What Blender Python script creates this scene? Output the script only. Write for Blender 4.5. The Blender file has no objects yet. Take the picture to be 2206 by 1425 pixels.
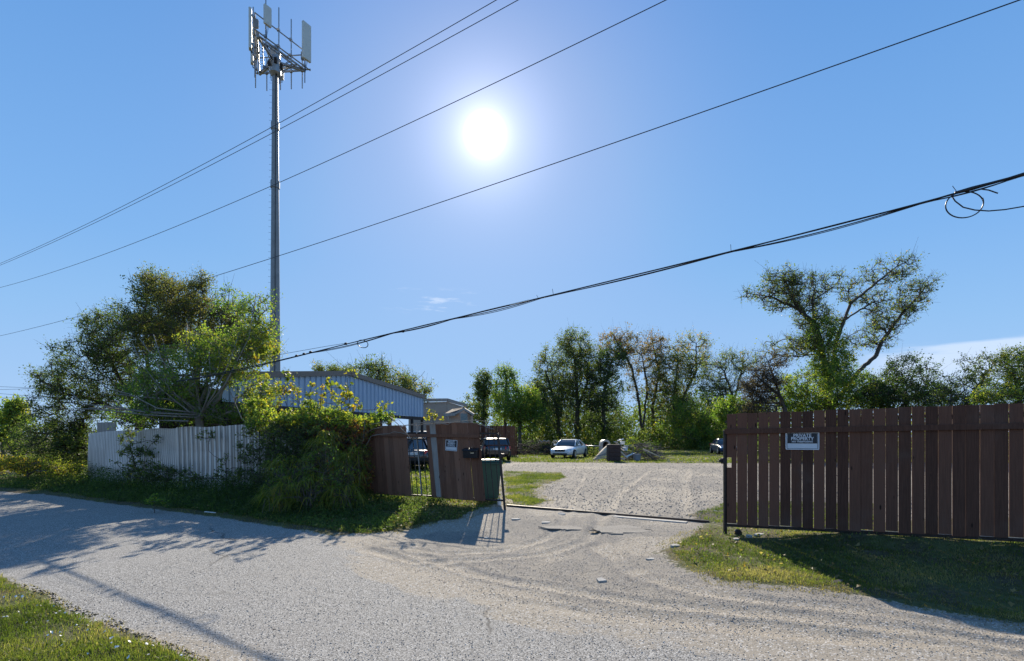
import bpy, bmesh, math, random
import numpy as np
from mathutils import Vector, Matrix
sc = bpy.context.scene
COL = sc.collection
rnd = random.Random(11)
R = math.radians
# ------------------------------------------------------------------ camera
CH = 1.65; F = 1103.0; CX = 1103.0; HY = 941.0
cam = bpy.data.cameras.new('Camera'); camo = bpy.data.objects.new('Camera', cam); COL.objects.link(camo)
cam.lens = 18; cam.sensor_width = 36; cam.shift_y = (HY - 712.5) / 2206
cam.clip_start = 0.05; cam.clip_end = 8000
camo.location = (0, 0, CH); camo.rotation_euler = (math.pi / 2, 0, 0)
sc.camera = camo
# ------------------------------------------------------------------ light
SUN = Vector((-0.0526, 1.0, 0.5897)).normalized()
SUN_EL = math.asin(SUN.z); SUN_AZ = math.atan2(SUN.x, SUN.y)
sl = bpy.data.lights.new('Sun', 'SUN'); slo = bpy.data.objects.new('Sun', sl); COL.objects.link(slo)
sl.energy = 4.6; sl.angle = R(0.55); sl.color = (1.0, 0.90, 0.74)
slo.rotation_euler = SUN.to_track_quat('Z', 'Y').to_euler()
sc.view_settings.view_transform = 'Standard'; sc.view_settings.look = 'None'
sc.view_settings.exposure = 0.78; sc.view_settings.gamma = 1
sc.cycles.max_bounces = 7; sc.cycles.transparent_max_bounces = 8
sc.cycles.diffuse_bounces = 3; sc.cycles.glossy_bounces = 2; sc.cycles.transmission_bounces = 4
sc.cycles.sample_clamp_indirect = 4

class NT:
    def __init__(s, tree): s.t = tree; s.n = tree.nodes; s.l = tree.links
    def add(s, kind, **kw):
        n = s.n.new(kind)
        for k, v in kw.items(): setattr(n, k, v)
        return n
    def put(s, sock, v):
        if isinstance(v, bpy.types.NodeSocket): s.l.new(v, sock)
        elif v is not None:
            if sock.type == 'RGBA' and len(v) == 3: v = (*v, 1)
            sock.default_value = v
    def math(s, op, a, b=None, c=None, clamp=False):
        n = s.add('ShaderNodeMath', operation=op, use_clamp=clamp)
        s.put(n.inputs[0], a)
        if b is not None: s.put(n.inputs[1], b)
        if c is not None: s.put(n.inputs[2], c)
        return n.outputs[0]
    def vmath(s, op, a, b=None):
        n = s.add('ShaderNodeVectorMath', operation=op); s.put(n.inputs[0], a)
        if b is not None: s.put(n.inputs[1], b)
        return n.outputs['Value'] if op in ('DOT_PRODUCT', 'LENGTH') else n.outputs['Vector']
    def mix(s, f, a, b, kind='MIX'):
        n = s.add('ShaderNodeMix', data_type='RGBA', blend_type=kind); s.put(n.inputs[0], f)
        s.put(n.inputs[6], a); s.put(n.inputs[7], b); return n.outputs[2]
    def ramp(s, f, stops, interp='LINEAR'):
        n = s.add('ShaderNodeValToRGB'); s.put(n.inputs[0], f); cr = n.color_ramp; cr.interpolation = interp
        while len(cr.elements) < len(stops): cr.elements.new(0.5)
        for e, (p, c) in zip(cr.elements, stops):
            e.position = p; e.color = (*c, 1) if not isinstance(c, (int, float)) else (c, c, c, 1)
        return n.outputs[0]
    def smooth(s, v, a, b):
        n = s.add('ShaderNodeMapRange', interpolation_type='SMOOTHSTEP'); s.put(n.inputs[0], v)
        s.put(n.inputs[1], a); s.put(n.inputs[2], b); return n.outputs[0]
    def noise(s, vec, scale, detail=3, rough=0.55, dim='3D'):
        n = s.add('ShaderNodeTexNoise', noise_dimensions=dim); s.put(n.inputs['Vector'], vec)
        n.inputs['Scale'].default_value = scale; n.inputs['Detail'].default_value = detail
        n.inputs['Roughness'].default_value = rough; return n.outputs[0]
    def voro(s, vec, scale, feature='F1'):
        n = s.add('ShaderNodeTexVoronoi', feature=feature); s.put(n.inputs['Vector'], vec)
        n.inputs['Scale'].default_value = scale; return n
    def bump(s, h, strength=0.5, dist=0.01, normal=None):
        n = s.add('ShaderNodeBump'); s.put(n.inputs['Height'], h); n.inputs['Strength'].default_value = strength
        n.inputs['Distance'].default_value = dist
        if normal is not None: s.put(n.inputs['Normal'], normal)
        return n.outputs[0]
    def scale(s, vec, v):
        n = s.add('ShaderNodeMapping'); s.put(n.inputs['Vector'], vec); n.inputs['Scale'].default_value = v; return n.outputs[0]

# world
world = bpy.data.worlds.new('World'); sc.world = world; world.use_nodes = True
w = NT(world.node_tree); w.n.clear()
sky = w.add('ShaderNodeTexSky', sky_type='NISHITA', sun_disc=False, sun_elevation=SUN_EL, sun_rotation=SUN_AZ,
            air_density=1.0, dust_density=0.35, ozone_density=2.2, altitude=0)
tc = w.add('ShaderNodeTexCoord').outputs['Generated']
dn = w.vmath('NORMALIZE', tc)
dot = w.vmath('DOT_PRODUCT', dn, tuple(SUN))
dotc = w.math('MAXIMUM', dot, 0.0)
# circumsolar glow of a slightly dusty sky, strongest at the sun itself
core = w.smooth(dotc, math.cos(R(2.3)), math.cos(R(0.3)))
h1 = w.math('MULTIPLY', w.math('POWER', dotc, 1500.0), 3.6)
h2 = w.math('MULTIPLY', w.math('POWER', dotc, 240.0), 2.4)
h3 = w.math('MULTIPLY', w.math('POWER', dotc, 26.0), 1.1)
glow = w.math('ADD', w.math('ADD', h1, h2), w.math('MULTIPLY', core, 4.0))
gcol = w.vmath('SCALE', (1.0, 0.95, 0.97)); w.l.new(glow, gcol.node.inputs['Scale'])
g3 = w.vmath('SCALE', (1.0, 0.68, 0.48)); w.l.new(h3, g3.node.inputs['Scale'])
# thin clouds low in the sky
sep = w.add('ShaderNodeSeparateXYZ'); w.put(sep.inputs[0], dn)
az = w.math('ARCTAN2', sep.outputs[0], sep.outputs[1])
el = w.math('ARCSINE', sep.outputs[2])
cb = w.add('ShaderNodeCombineXYZ'); w.put(cb.inputs[0], w.math('MULTIPLY', az, 5.0)); w.put(cb.inputs[1], w.math('MULTIPLY', el, 42.0))
cn = w.noise(cb.outputs[0], 1.0, 5, 0.6)
top = w.math('ADD', R(7.9), w.math('MULTIPLY', w.math('SUBTRACT', cn, 0.5), 0.03))
band = w.math('MULTIPLY', w.smooth(el, w.math('ADD', top, 0.004), w.math('SUBTRACT', top, 0.008)), w.smooth(el, R(2.5), R(6.2)))
band = w.math('MULTIPLY', band, w.smooth(az, R(32), R(38)))
band = w.math('MULTIPLY', band, w.smooth(cn, 0.2, 0.5))
cb2 = w.add('ShaderNodeCombineXYZ'); w.put(cb2.inputs[0], w.math('MULTIPLY', az, 16.0)); w.put(cb2.inputs[1], w.math('MULTIPLY', el, 95.0))
cn2 = w.noise(cb2.outputs[0], 1.0, 4, 0.6)
wisp = w.math('MULTIPLY', w.smooth(cn2, 0.52, 0.72), w.math('MULTIPLY', w.smooth(w.math('ABSOLUTE', w.math('SUBTRACT', el, R(14.6))), 0.03, 0.006),
        w.smooth(w.math('ABSOLUTE', w.math('ADD', az, R(8.5))), 0.11, 0.05)))
cloud = w.math('ADD', w.math('MULTIPLY', band, 0.42), w.math('MULTIPLY', wisp, 0.35))
clear = w.ramp(w.math('DIVIDE', el, 1.5708, clamp=True), [(0.0, (0.33, 0.55, 0.88)), (0.07, (0.25, 0.49, 0.87)), (0.2, (0.165, 0.40, 0.82)), (0.45, (0.085, 0.275, 0.69)), (1.0, (0.05, 0.17, 0.46))])
clear = w.mix(1.0, clear, (1.10, 1.0, 0.93), 'MULTIPLY'); clear = w.vmath('SCALE', clear); clear.node.inputs['Scale'].default_value = 6.55
nish = w.vmath('MINIMUM', sky.outputs[0], (5.0, 5.5, 6.0))
tint = w.mix(0.08, clear, nish)
s1 = w.vmath('ADD', tint, gcol); s2 = w.vmath('ADD', s1, g3)
s3 = w.mix(cloud, s2, (6.0, 6.3, 6.9))
bg = w.add('ShaderNodeBackground'); w.put(bg.inputs[0], s3); bg.inputs[1].default_value = 0.10
wo = w.add('ShaderNodeOutputWorld'); w.l.new(bg.outputs[0], wo.inputs[0])

# ------------------------------------------------------------------ helpers
def tag(o, label=None, cat=None, group=None, kind=None):
    if label: o['label'] = label
    if cat: o['category'] = cat
    if group: o['group'] = group
    if kind: o['kind'] = kind
    return o
def empty(name, loc, rz=0):
    o = bpy.data.objects.new(name, None); o.location = loc; o.rotation_euler = (0, 0, rz)
    o.empty_display_size = 0.2; COL.objects.link(o); return o
def px(x, y, D):
    return Vector(((x - CX) / F * D, D, CH + (HY - y) / F * D))
def sstep(v, a, b):
    t = np.clip((v - a) / (b - a), 0, 1); return t * t * (3 - 2 * t)
def hash2(ix, iy, seed=0):
    h = (ix * 374761393 + iy * 668265263 + seed * 974634777) & 0xffffffff
    h = ((h ^ (h >> 13)) * 1274126177) & 0xffffffff
    return ((h ^ (h >> 16)) & 0xffff) / 65535.0
def vnoise(x, y, seed=0):
    x = np.asarray(x, dtype=np.float64); y = np.asarray(y, dtype=np.float64)
    ix = np.floor(x).astype(np.int64); iy = np.floor(y).astype(np.int64)
    fx = x - ix; fy = y - iy; fx = fx * fx * (3 - 2 * fx); fy = fy * fy * (3 - 2 * fy)
    a = hash2(ix, iy, seed); b = hash2(ix + 1, iy, seed); c = hash2(ix, iy + 1, seed); d = hash2(ix + 1, iy + 1, seed)
    return (a * (1 - fx) + b * fx) * (1 - fy) + (c * (1 - fx) + d * fx) * fy
def fbm(x, y, sc_=1.0, oct_=4, seed=0):
    s = 0; a = 0.5; t = 0
    for k in range(oct_):
        s = s + a * vnoise(x * sc_, y * sc_, seed + k * 17); t += a; sc_ *= 2.03; a *= 0.5
    return s / t
def tz0(x, y):                         # large-scale terrain: the ditch side towards the road is slightly lower on the left
    x = np.asarray(x, float); y = np.asarray(y, float)
    s = (11.3 - 0.5 * x - y) / 1.118
    f = (x * 1.65 + y * 3.39 - 35.26) / 3.77        # distance from the line of the long fence
    return -0.12 * sstep(s, 0.2, 2.6) * (1 - sstep(x, 0.2, 3.0)) + 0.15 * np.exp(-(f / 0.42) ** 2) * sstep(x, 3.9, 5.4) - 0.11 * sstep(s, 1.2, 3.0) * sstep(x, 3.2, 4.4)
def G(x, y):                           # pixel on the ground -> world point
    z = 0.0
    for _ in range(6):
        D = (CH - z) * F / (y - HY); z = float(tz0((x - CX) / F * D, D))
    return ((x - CX) / F * D, D)
def mesh_obj(name, v, f, mat, parent=None, smooth=False, col=None):
    """v (n,3) array, f list of (m,k) index arrays"""
    v = np.asarray(v, dtype=np.float32)
    root = parent
    while root is not None and root.parent is not None: root = root.parent
    if root is not None and root.type == 'EMPTY' and not root.get('_local'):
        v = v - np.array(root.location, dtype=np.float32)
    me = bpy.data.meshes.new(name)
    if not isinstance(f, list): f = [f]
    f = [np.asarray(a, dtype=np.int32) for a in f if len(a)]
    idx = np.concatenate([a.ravel() for a in f]); tot = np.concatenate([np.full(len(a), a.shape[1], np.int32) for a in f])
    st = np.concatenate([[0], np.cumsum(tot)[:-1]]).astype(np.int32)
    me.vertices.add(len(v)); me.vertices.foreach_set('co', v.ravel())
    me.loops.add(len(idx)); me.loops.foreach_set('vertex_index', idx)
    me.polygons.add(len(tot)); me.polygons.foreach_set('loop_start', st); me.polygons.foreach_set('loop_total', tot)
    me.update(calc_edges=True)
    me.polygons.foreach_set('use_smooth', np.full(len(tot), smooth))
    if col is not None:
        a = me.color_attributes.new('tint', 'FLOAT_COLOR', 'POINT')
        c = np.ones((len(v), 4), np.float32); c[:, :col.shape[1]] = col; a.data.foreach_set('color', c.ravel())
    me.materials.append(mat)
    o = bpy.data.objects.new(name, me); COL.objects.link(o)
    if parent is not None: o.parent = parent
    return o
class MB:
    def __init__(s): s.v = []; s.f = {}; s.n = 0; s.c = []
    def addv(s, pts, tint=0.5):
        pts = np.asarray(pts, float).reshape(-1, 3); s.v.append(pts); i = s.n; s.n += len(pts)
        s.c.append(np.full((len(pts), 3), tint)); return i
    def face(s, *fs):
        for f in fs: s.f.setdefault(len(f), []).append(tuple(f))
    def hexa(s, p, tint=0.5):          # 8 corners: bottom loop 0-3, top loop 4-7
        i = s.addv(p, tint)
        s.face(*[tuple(i + k for k in q) for q in ((3, 2, 1, 0), (4, 5, 6, 7), (0, 1, 5, 4), (1, 2, 6, 5), (2, 3, 7, 6), (3, 0, 4, 7))])
    def box(s, c, size, M=None, tint=0.5):
        x, y, z = [q / 2 for q in size]
        p = [Vector(q) for q in ((-x, -y, -z), (x, -y, -z), (x, y, -z), (-x, y, -z), (-x, -y, z), (x, -y, z), (x, y, z), (-x, y, z))]
        if M is not None: p = [M @ q for q in p]
        s.hexa([q + Vector(c) for q in p], tint)
    def bar(s, a, b, wx, wy, up=(0, 0, 1), tint=0.5):
        a = Vector(a); b = Vector(b); d = (b - a); L = d.length; d.normalize(); u = Vector(up)
        if abs(d.dot(u)) > 0.98: u = Vector((1, 0, 0))
        r = d.cross(u).normalized(); u = r.cross(d).normalized()
        M = Matrix((r, d, u)).transposed(); s.box((a + b) / 2, (wx, L, wy), M, tint)
    def tube(s, pts, r, n=8, cap=True, tint=0.5):
        pts = [Vector(p) for p in pts]; rr = r if isinstance(r, (list, tuple)) else [r] * len(pts)
        prev = None; base = []
        for k, p in enumerate(pts):
            d = (pts[min(k + 1, len(pts) - 1)] - pts[max(k - 1, 0)]).normalized()
            if prev is None:
                u = Vector((0, 0, 1)) if abs(d.z) < 0.9 else Vector((1, 0, 0)); prev = d.cross(u).normalized()
            else: prev = (prev - d * prev.dot(d)).normalized()
            q = d.cross(prev)
            base.append(s.addv([p + (prev * math.cos(2 * math.pi * j / n) + q * math.sin(2 * math.pi * j / n)) * rr[k] for j in range(n)], tint))
        for a, b in zip(base, base[1:]):
            for j in range(n): s.face((a + j, a + (j + 1) % n, b + (j + 1) % n, b + j))
        if cap:
            s.face(tuple(base[0] + j for j in reversed(range(n)))); s.face(tuple(base[-1] + j for j in range(n)))
    def prism(s, pts, d, tint=0.5):     # planar loop extruded by vector d
        n = len(pts); d = Vector(d); i = s.addv([Vector(p) for p in pts], tint); j = s.addv([Vector(p) + d for p in pts], tint)
        s.face(tuple(i + k for k in range(n))); s.face(tuple(j + k for k in reversed(range(n))))
        for k in range(n): s.face((i + k, j + k, j + (k + 1) % n, i + (k + 1) % n))
    def lathe(s, prof, n=16, c=(0, 0, 0), M=None, tint=0.5):
        base = []
        for r, z in prof:
            p = [Vector((r * math.cos(2 * math.pi * j / n), r * math.sin(2 * math.pi * j / n), z)) for j in range(n)]
            if M is not None: p = [M @ q for q in p]
            base.append(s.addv([q + Vector(c) for q in p], tint))
        for a, b in zip(base, base[1:]):
            for j in range(n): s.face((a + j, a + (j + 1) % n, b + (j + 1) % n, b + j))
        s.face(tuple(base[0] + j for j in reversed(range(n)))); s.face(tuple(base[-1] + j for j in range(n)))
    def build(s, name, mat, parent=None, smooth=False, bevel=0):
        o = mesh_obj(name, np.concatenate(s.v), [np.array(q) for q in s.f.values()], mat, parent, smooth, np.concatenate(s.c))
        if bevel:
            m = o.modifiers.new('bevel', 'BEVEL'); m.width = bevel; m.segments = 2; m.limit_method = 'ANGLE'
        return o

# ------------------------------------------------------------------ materials
MATS = {}
def newmat(name):
    m = bpy.data.materials.new(name); m.use_nodes = True; t = NT(m.node_tree); t.n.clear(); MATS[name] = m
    out = t.add('ShaderNodeOutputMaterial'); p = t.add('ShaderNodeBsdfPrincipled'); t.l.new(p.outputs[0], out.inputs[0])
    t.p = p; t.out = out; t.obj = t.add('ShaderNodeTexCoord').outputs['Object']
    t.pos = t.add('ShaderNodeNewGeometry').outputs['Position']
    return m, t
def plain(name, col, rough=0.5, metal=0.0, var=0.15, nscale=8.0, bump=0.0, spec=0.5, coat=0.0):
    m, t = newmat(name); n = t.noise(t.obj, nscale, 5, 0.6)
    lo = tuple(c * (1 - var) for c in col); hi = tuple(min(1, c * (1 + var)) for c in col)
    t.put(t.p.inputs['Base Color'], t.ramp(n, [(0.3, lo), (0.7, hi)]))
    t.put(t.p.inputs['Roughness'], t.math('ADD', rough - 0.08, t.math('MULTIPLY', n, 0.16)))
    t.p.inputs['Metallic'].default_value = metal; t.p.inputs['Specular IOR Level'].default_value = spec
    if coat: t.p.inputs['Coat Weight'].default_value = coat; t.p.inputs['Coat Roughness'].default_value = 0.06
    if bump: t.put(t.p.inputs['Normal'], t.bump(n, bump, 0.01))
    return m
def wood(name, c1, c2, grey=0.0, rough=0.85, grain=(60, 60, 3)):
    m, t = newmat(name)
    att = t.add('ShaderNodeAttribute', attribute_name='tint').outputs['Fac']
    v = t.scale(t.obj, grain)
    off = t.add('ShaderNodeCombineXYZ'); t.put(off.inputs[2], t.math('MULTIPLY', att, 37.0)); t.put(off.inputs[0], t.math('MULTIPLY', att, 91.0))
    v = t.vmath('ADD', v, off.outputs[0])
    n = t.noise(v, 1.0, 5, 0.65); big = t.noise(t.obj, 1.7, 3)
    f = t.math('ADD', t.math('MULTIPLY', n, 0.75), t.math('MULTIPLY', att, 0.62))
    c = t.ramp(f, [(0.35, c1), (0.9, c2)])
    c = t.mix(t.math('MULTIPLY', t.smooth(big, 0.52, 0.75), 0.3), c, (0.15, 0.11, 0.09))
    kn = t.voro(t.scale(t.obj, (7, 7, 2.2)), 1.0).outputs['Distance']
    c = t.mix(t.smooth(kn, 0.11, 0.05), c, tuple(q * 0.35 for q in c1))
    t.put(t.p.inputs['Base Color'], c); t.p.inputs['Roughness'].default_value = rough
    t.p.inputs['Specular IOR Level'].default_value = 0.25
    t.put(t.p.inputs['Normal'], t.bump(n, 0.6, 0.006)); return m
def leafmat(name, stops, trans=0.5, rough=0.5, spec=0.35):
    m, t = newmat(name)
    att = t.add('ShaderNodeAttribute', attribute_name='tint').outputs['Color']
    sp = t.add('ShaderNodeSeparateColor'); t.put(sp.inputs[0], att)
    c = t.ramp(sp.outputs[0], stops)
    t.put(t.p.inputs['Base Color'], c); t.p.inputs['Roughness'].default_value = rough
    t.p.inputs['Specular IOR Level'].default_value = spec
    tr = t.add('ShaderNodeBsdfTranslucent'); t.put(tr.inputs[0], t.mix(1.0, c, (1.35, 1.55, 0.7), 'MULTIPLY'))
    mx = t.add('ShaderNodeMixShader'); mx.inputs[0].default_value = trans
    t.l.new(t.p.outputs[0], mx.inputs[1]); t.l.new(tr.outputs[0], mx.inputs[2]); t.l.new(mx.outputs[0], t.out.inputs[0]); return m

M_wood = wood('red_brown_wood', (0.070, 0.031, 0.020), (0.165, 0.075, 0.047))
M_wood2 = wood('weathered_brown_wood', (0.115, 0.05, 0.03), (0.28, 0.138, 0.085))
M_wgrey = wood('grey_wood', (0.13, 0.115, 0.10), (0.36, 0.33, 0.30))
M_plank = wood('pale_planks', (0.45, 0.33, 0.22), (0.72, 0.58, 0.43))
M_bark = wood('bark', (0.05, 0.04, 0.033), (0.15, 0.12, 0.10), grain=(9, 9, 3))
M_barkl = wood('pale_bark', (0.16, 0.13, 0.11), (0.34, 0.30, 0.25), grain=(14, 14, 5))
M_steel = plain('dark_steel', (0.035, 0.028, 0.026), 0.42, 0.5, 0.4, 20, 0.2)
M_galv = plain('galvanised', (0.33, 0.33, 0.33), 0.42, 0.75, 0.12, 14, 0.05)
M_pole = plain('pole_steel', (0.27, 0.26, 0.25), 0.5, 0.35, 0.15, 3, 0.05)
M_black = plain('black_rubber', (0.012, 0.012, 0.014), 0.55, 0, 0.3)
M_blackp = plain('black_enamel', (0.012, 0.012, 0.016), 0.3, 0, 0.3)
M_panel = plain('antenna_shell', (0.66, 0.65, 0.58), 0.5, 0, 0.06, 3)
M_grey = plain('grey_plastic', (0.22, 0.23, 0.24), 0.6, 0, 0.15)
M_white = plain('white_plastic', (0.75, 0.75, 0.74), 0.45, 0, 0.06)
M_green = plain('bin_green', (0.018, 0.075, 0.05), 0.45, 0, 0.15)
M_glass = plain('car_glass', (0.02, 0.025, 0.03), 0.06, 0, 0.1, 4, 0, 1.0)
M_chrome = plain('chrome', (0.75, 0.75, 0.76), 0.12, 1.0, 0.03)
M_lampg = plain('headlamp_glass', (0.60, 0.62, 0.62), 0.1, 0, 0.1, 20, 0, 1.0)
M_red = plain('tail_lamp_red', (0.62, 0.015, 0.02), 0.15, 0, 0.1, 6, 0, 0.8)
M_cwhite = plain('white_car_paint', (0.78, 0.79, 0.80), 0.25, 0, 0.03, 5, 0, 0.5, 0.8)
M_cblack = plain('black_car_paint', (0.012, 0.014, 0.018), 0.2, 0, 0.1, 5, 0, 0.5, 1.0)
M_cblue = plain('blue_car_paint', (0.010, 0.035, 0.10), 0.35, 0.0, 0.1, 5, 0, 0.4, 0.3)
M_csilver = plain('silver_car_paint', (0.45, 0.46, 0.48), 0.3, 0.5, 0.05, 5, 0, 0.5, 0.8)
M_trim = plain('roof_trim', (0.20, 0.165, 0.14), 0.5, 0.1, 0.08)
M_beige = plain('beige_siding', (0.42, 0.33, 0.26), 0.75, 0, 0.06)
M_shing = plain('dark_shingles', (0.07, 0.055, 0.05), 0.9, 0, 0.3, 30, 0.4)
M_pane = plain('window_pane', (0.05, 0.10, 0.11), 0.08, 0, 0.1, 4, 0, 1.0)
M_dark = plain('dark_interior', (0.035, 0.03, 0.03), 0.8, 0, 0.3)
M_con = plain('broken_concrete', (0.40, 0.375, 0.335), 0.9, 0, 0.22, 25, 0.5)
M_asph = plain('broken_asphalt', (0.215, 0.195, 0.17), 0.92, 0, 0.4, 45, 0.9)
M_crumb = plain('dark_asphalt', (0.055, 0.052, 0.05), 0.98, 0, 0.3, 60, 0.0, 0.1)
M_cable = plain('cable_black', (0.010, 0.011, 0.016), 0.4, 0, 0.2)
M_wire = plain('aluminium_wire', (0.035, 0.045, 0.07), 0.5, 0.3, 0.1)
M_signb = plain('sign_black', (0.010, 0.010, 0.016), 0.4, 0, 0.15)
M_signw = plain('sign_white', (0.62, 0.63, 0.66), 0.45, 0, 0.04)
M_rust = plain('dark_brown_metal', (0.055, 0.03, 0.024), 0.7, 0.1, 0.3, 12, 0.2)

# corrugated galvanised sheet with stains running down and sky reflections painted along the ribs
def sheetmat():
    m, t = newmat('weathered_corrugated_steel')
    v = t.scale(t.obj, (7, 7, 0.7)); n = t.noise(v, 1.0, 6, 0.7); sp = t.noise(t.obj, 38, 4, 0.7)
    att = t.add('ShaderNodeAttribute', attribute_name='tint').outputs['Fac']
    c = t.ramp(n, [(0.25, (0.11, 0.10, 0.095)), (0.5, (0.22, 0.205, 0.19)), (0.8, (0.36, 0.34, 0.32))])
    c = t.mix(t.smooth(sp, 0.6, 0.72), c, (0.13, 0.11, 0.10))
    c = t.mix(t.math('MULTIPLY', t.smooth(t.noise(v, 0.6, 4), 0.55, 0.8), 0.5), c, (0.27, 0.21, 0.16))
    c = t.mix(t.math('MULTIPLY', att, 0.85), c, (0.82, 0.82, 0.82))  # painted sky reflection: tint lightens the ribs, valleys stay dark
    t.put(t.p.inputs['Base Color'], c); t.p.inputs['Metallic'].default_value = 0.7
    t.put(t.p.inputs['Roughness'], t.ramp(sp, [(0.3, 0.28), (0.8, 0.5)])); t.put(t.p.inputs['Normal'], t.bump(sp, 0.25, 0.004)); return m
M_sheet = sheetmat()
def bluemat():
    m, t = newmat('pale_blue_metal_panel')
    n = t.noise(t.scale(t.obj, (3, 3, 0.6)), 1, 5, 0.65); sp = t.noise(t.obj, 25, 4)
    c = t.ramp(n, [(0.3, (0.31, 0.43, 0.585)), (0.75, (0.39, 0.50, 0.64))]); c = t.mix(t.math('MULTIPLY', t.smooth(sp, 0.62, 0.75), 0.5), c, (0.2, 0.22, 0.25))
    t.put(t.p.inputs['Base Color'], c); t.p.inputs['Roughness'].default_value = 0.4; t.p.inputs['Metallic'].default_value = 0.15; return m
M_blue = bluemat()

GREENS = {
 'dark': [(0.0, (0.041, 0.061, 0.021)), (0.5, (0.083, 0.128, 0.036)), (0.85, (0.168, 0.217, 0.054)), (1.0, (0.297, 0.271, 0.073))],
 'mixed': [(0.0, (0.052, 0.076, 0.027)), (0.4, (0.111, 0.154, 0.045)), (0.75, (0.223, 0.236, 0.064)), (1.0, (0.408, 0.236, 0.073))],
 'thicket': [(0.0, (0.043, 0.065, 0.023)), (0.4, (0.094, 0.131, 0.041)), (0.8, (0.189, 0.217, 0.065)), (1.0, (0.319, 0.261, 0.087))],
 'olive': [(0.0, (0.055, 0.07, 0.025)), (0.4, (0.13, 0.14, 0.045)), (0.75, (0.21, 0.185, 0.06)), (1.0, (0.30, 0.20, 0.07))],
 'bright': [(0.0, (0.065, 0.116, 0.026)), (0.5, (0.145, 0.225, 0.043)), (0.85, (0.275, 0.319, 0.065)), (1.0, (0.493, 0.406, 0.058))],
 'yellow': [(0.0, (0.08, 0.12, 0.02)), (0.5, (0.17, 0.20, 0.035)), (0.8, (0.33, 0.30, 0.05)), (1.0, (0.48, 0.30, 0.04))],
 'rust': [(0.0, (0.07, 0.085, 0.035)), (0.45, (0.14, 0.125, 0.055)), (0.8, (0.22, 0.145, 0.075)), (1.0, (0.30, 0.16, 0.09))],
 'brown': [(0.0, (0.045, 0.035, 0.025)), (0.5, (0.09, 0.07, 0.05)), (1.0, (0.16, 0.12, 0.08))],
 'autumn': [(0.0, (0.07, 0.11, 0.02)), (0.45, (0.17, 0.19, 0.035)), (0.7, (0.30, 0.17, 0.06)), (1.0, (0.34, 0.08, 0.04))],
 'grass': [(0.0, (0.055, 0.075, 0.018)), (0.45, (0.10, 0.13, 0.03)), (0.75, (0.18, 0.185, 0.05)), (1.0, (0.36, 0.29, 0.15))],
 'dry': [(0.0, (0.10, 0.10, 0.03)), (0.4, (0.20, 0.15, 0.06)), (1.0, (0.40, 0.30, 0.15))],
}
LM = {k: leafmat('leaf_' + k, v, 0.58) for k, v in GREENS.items()}

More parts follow.
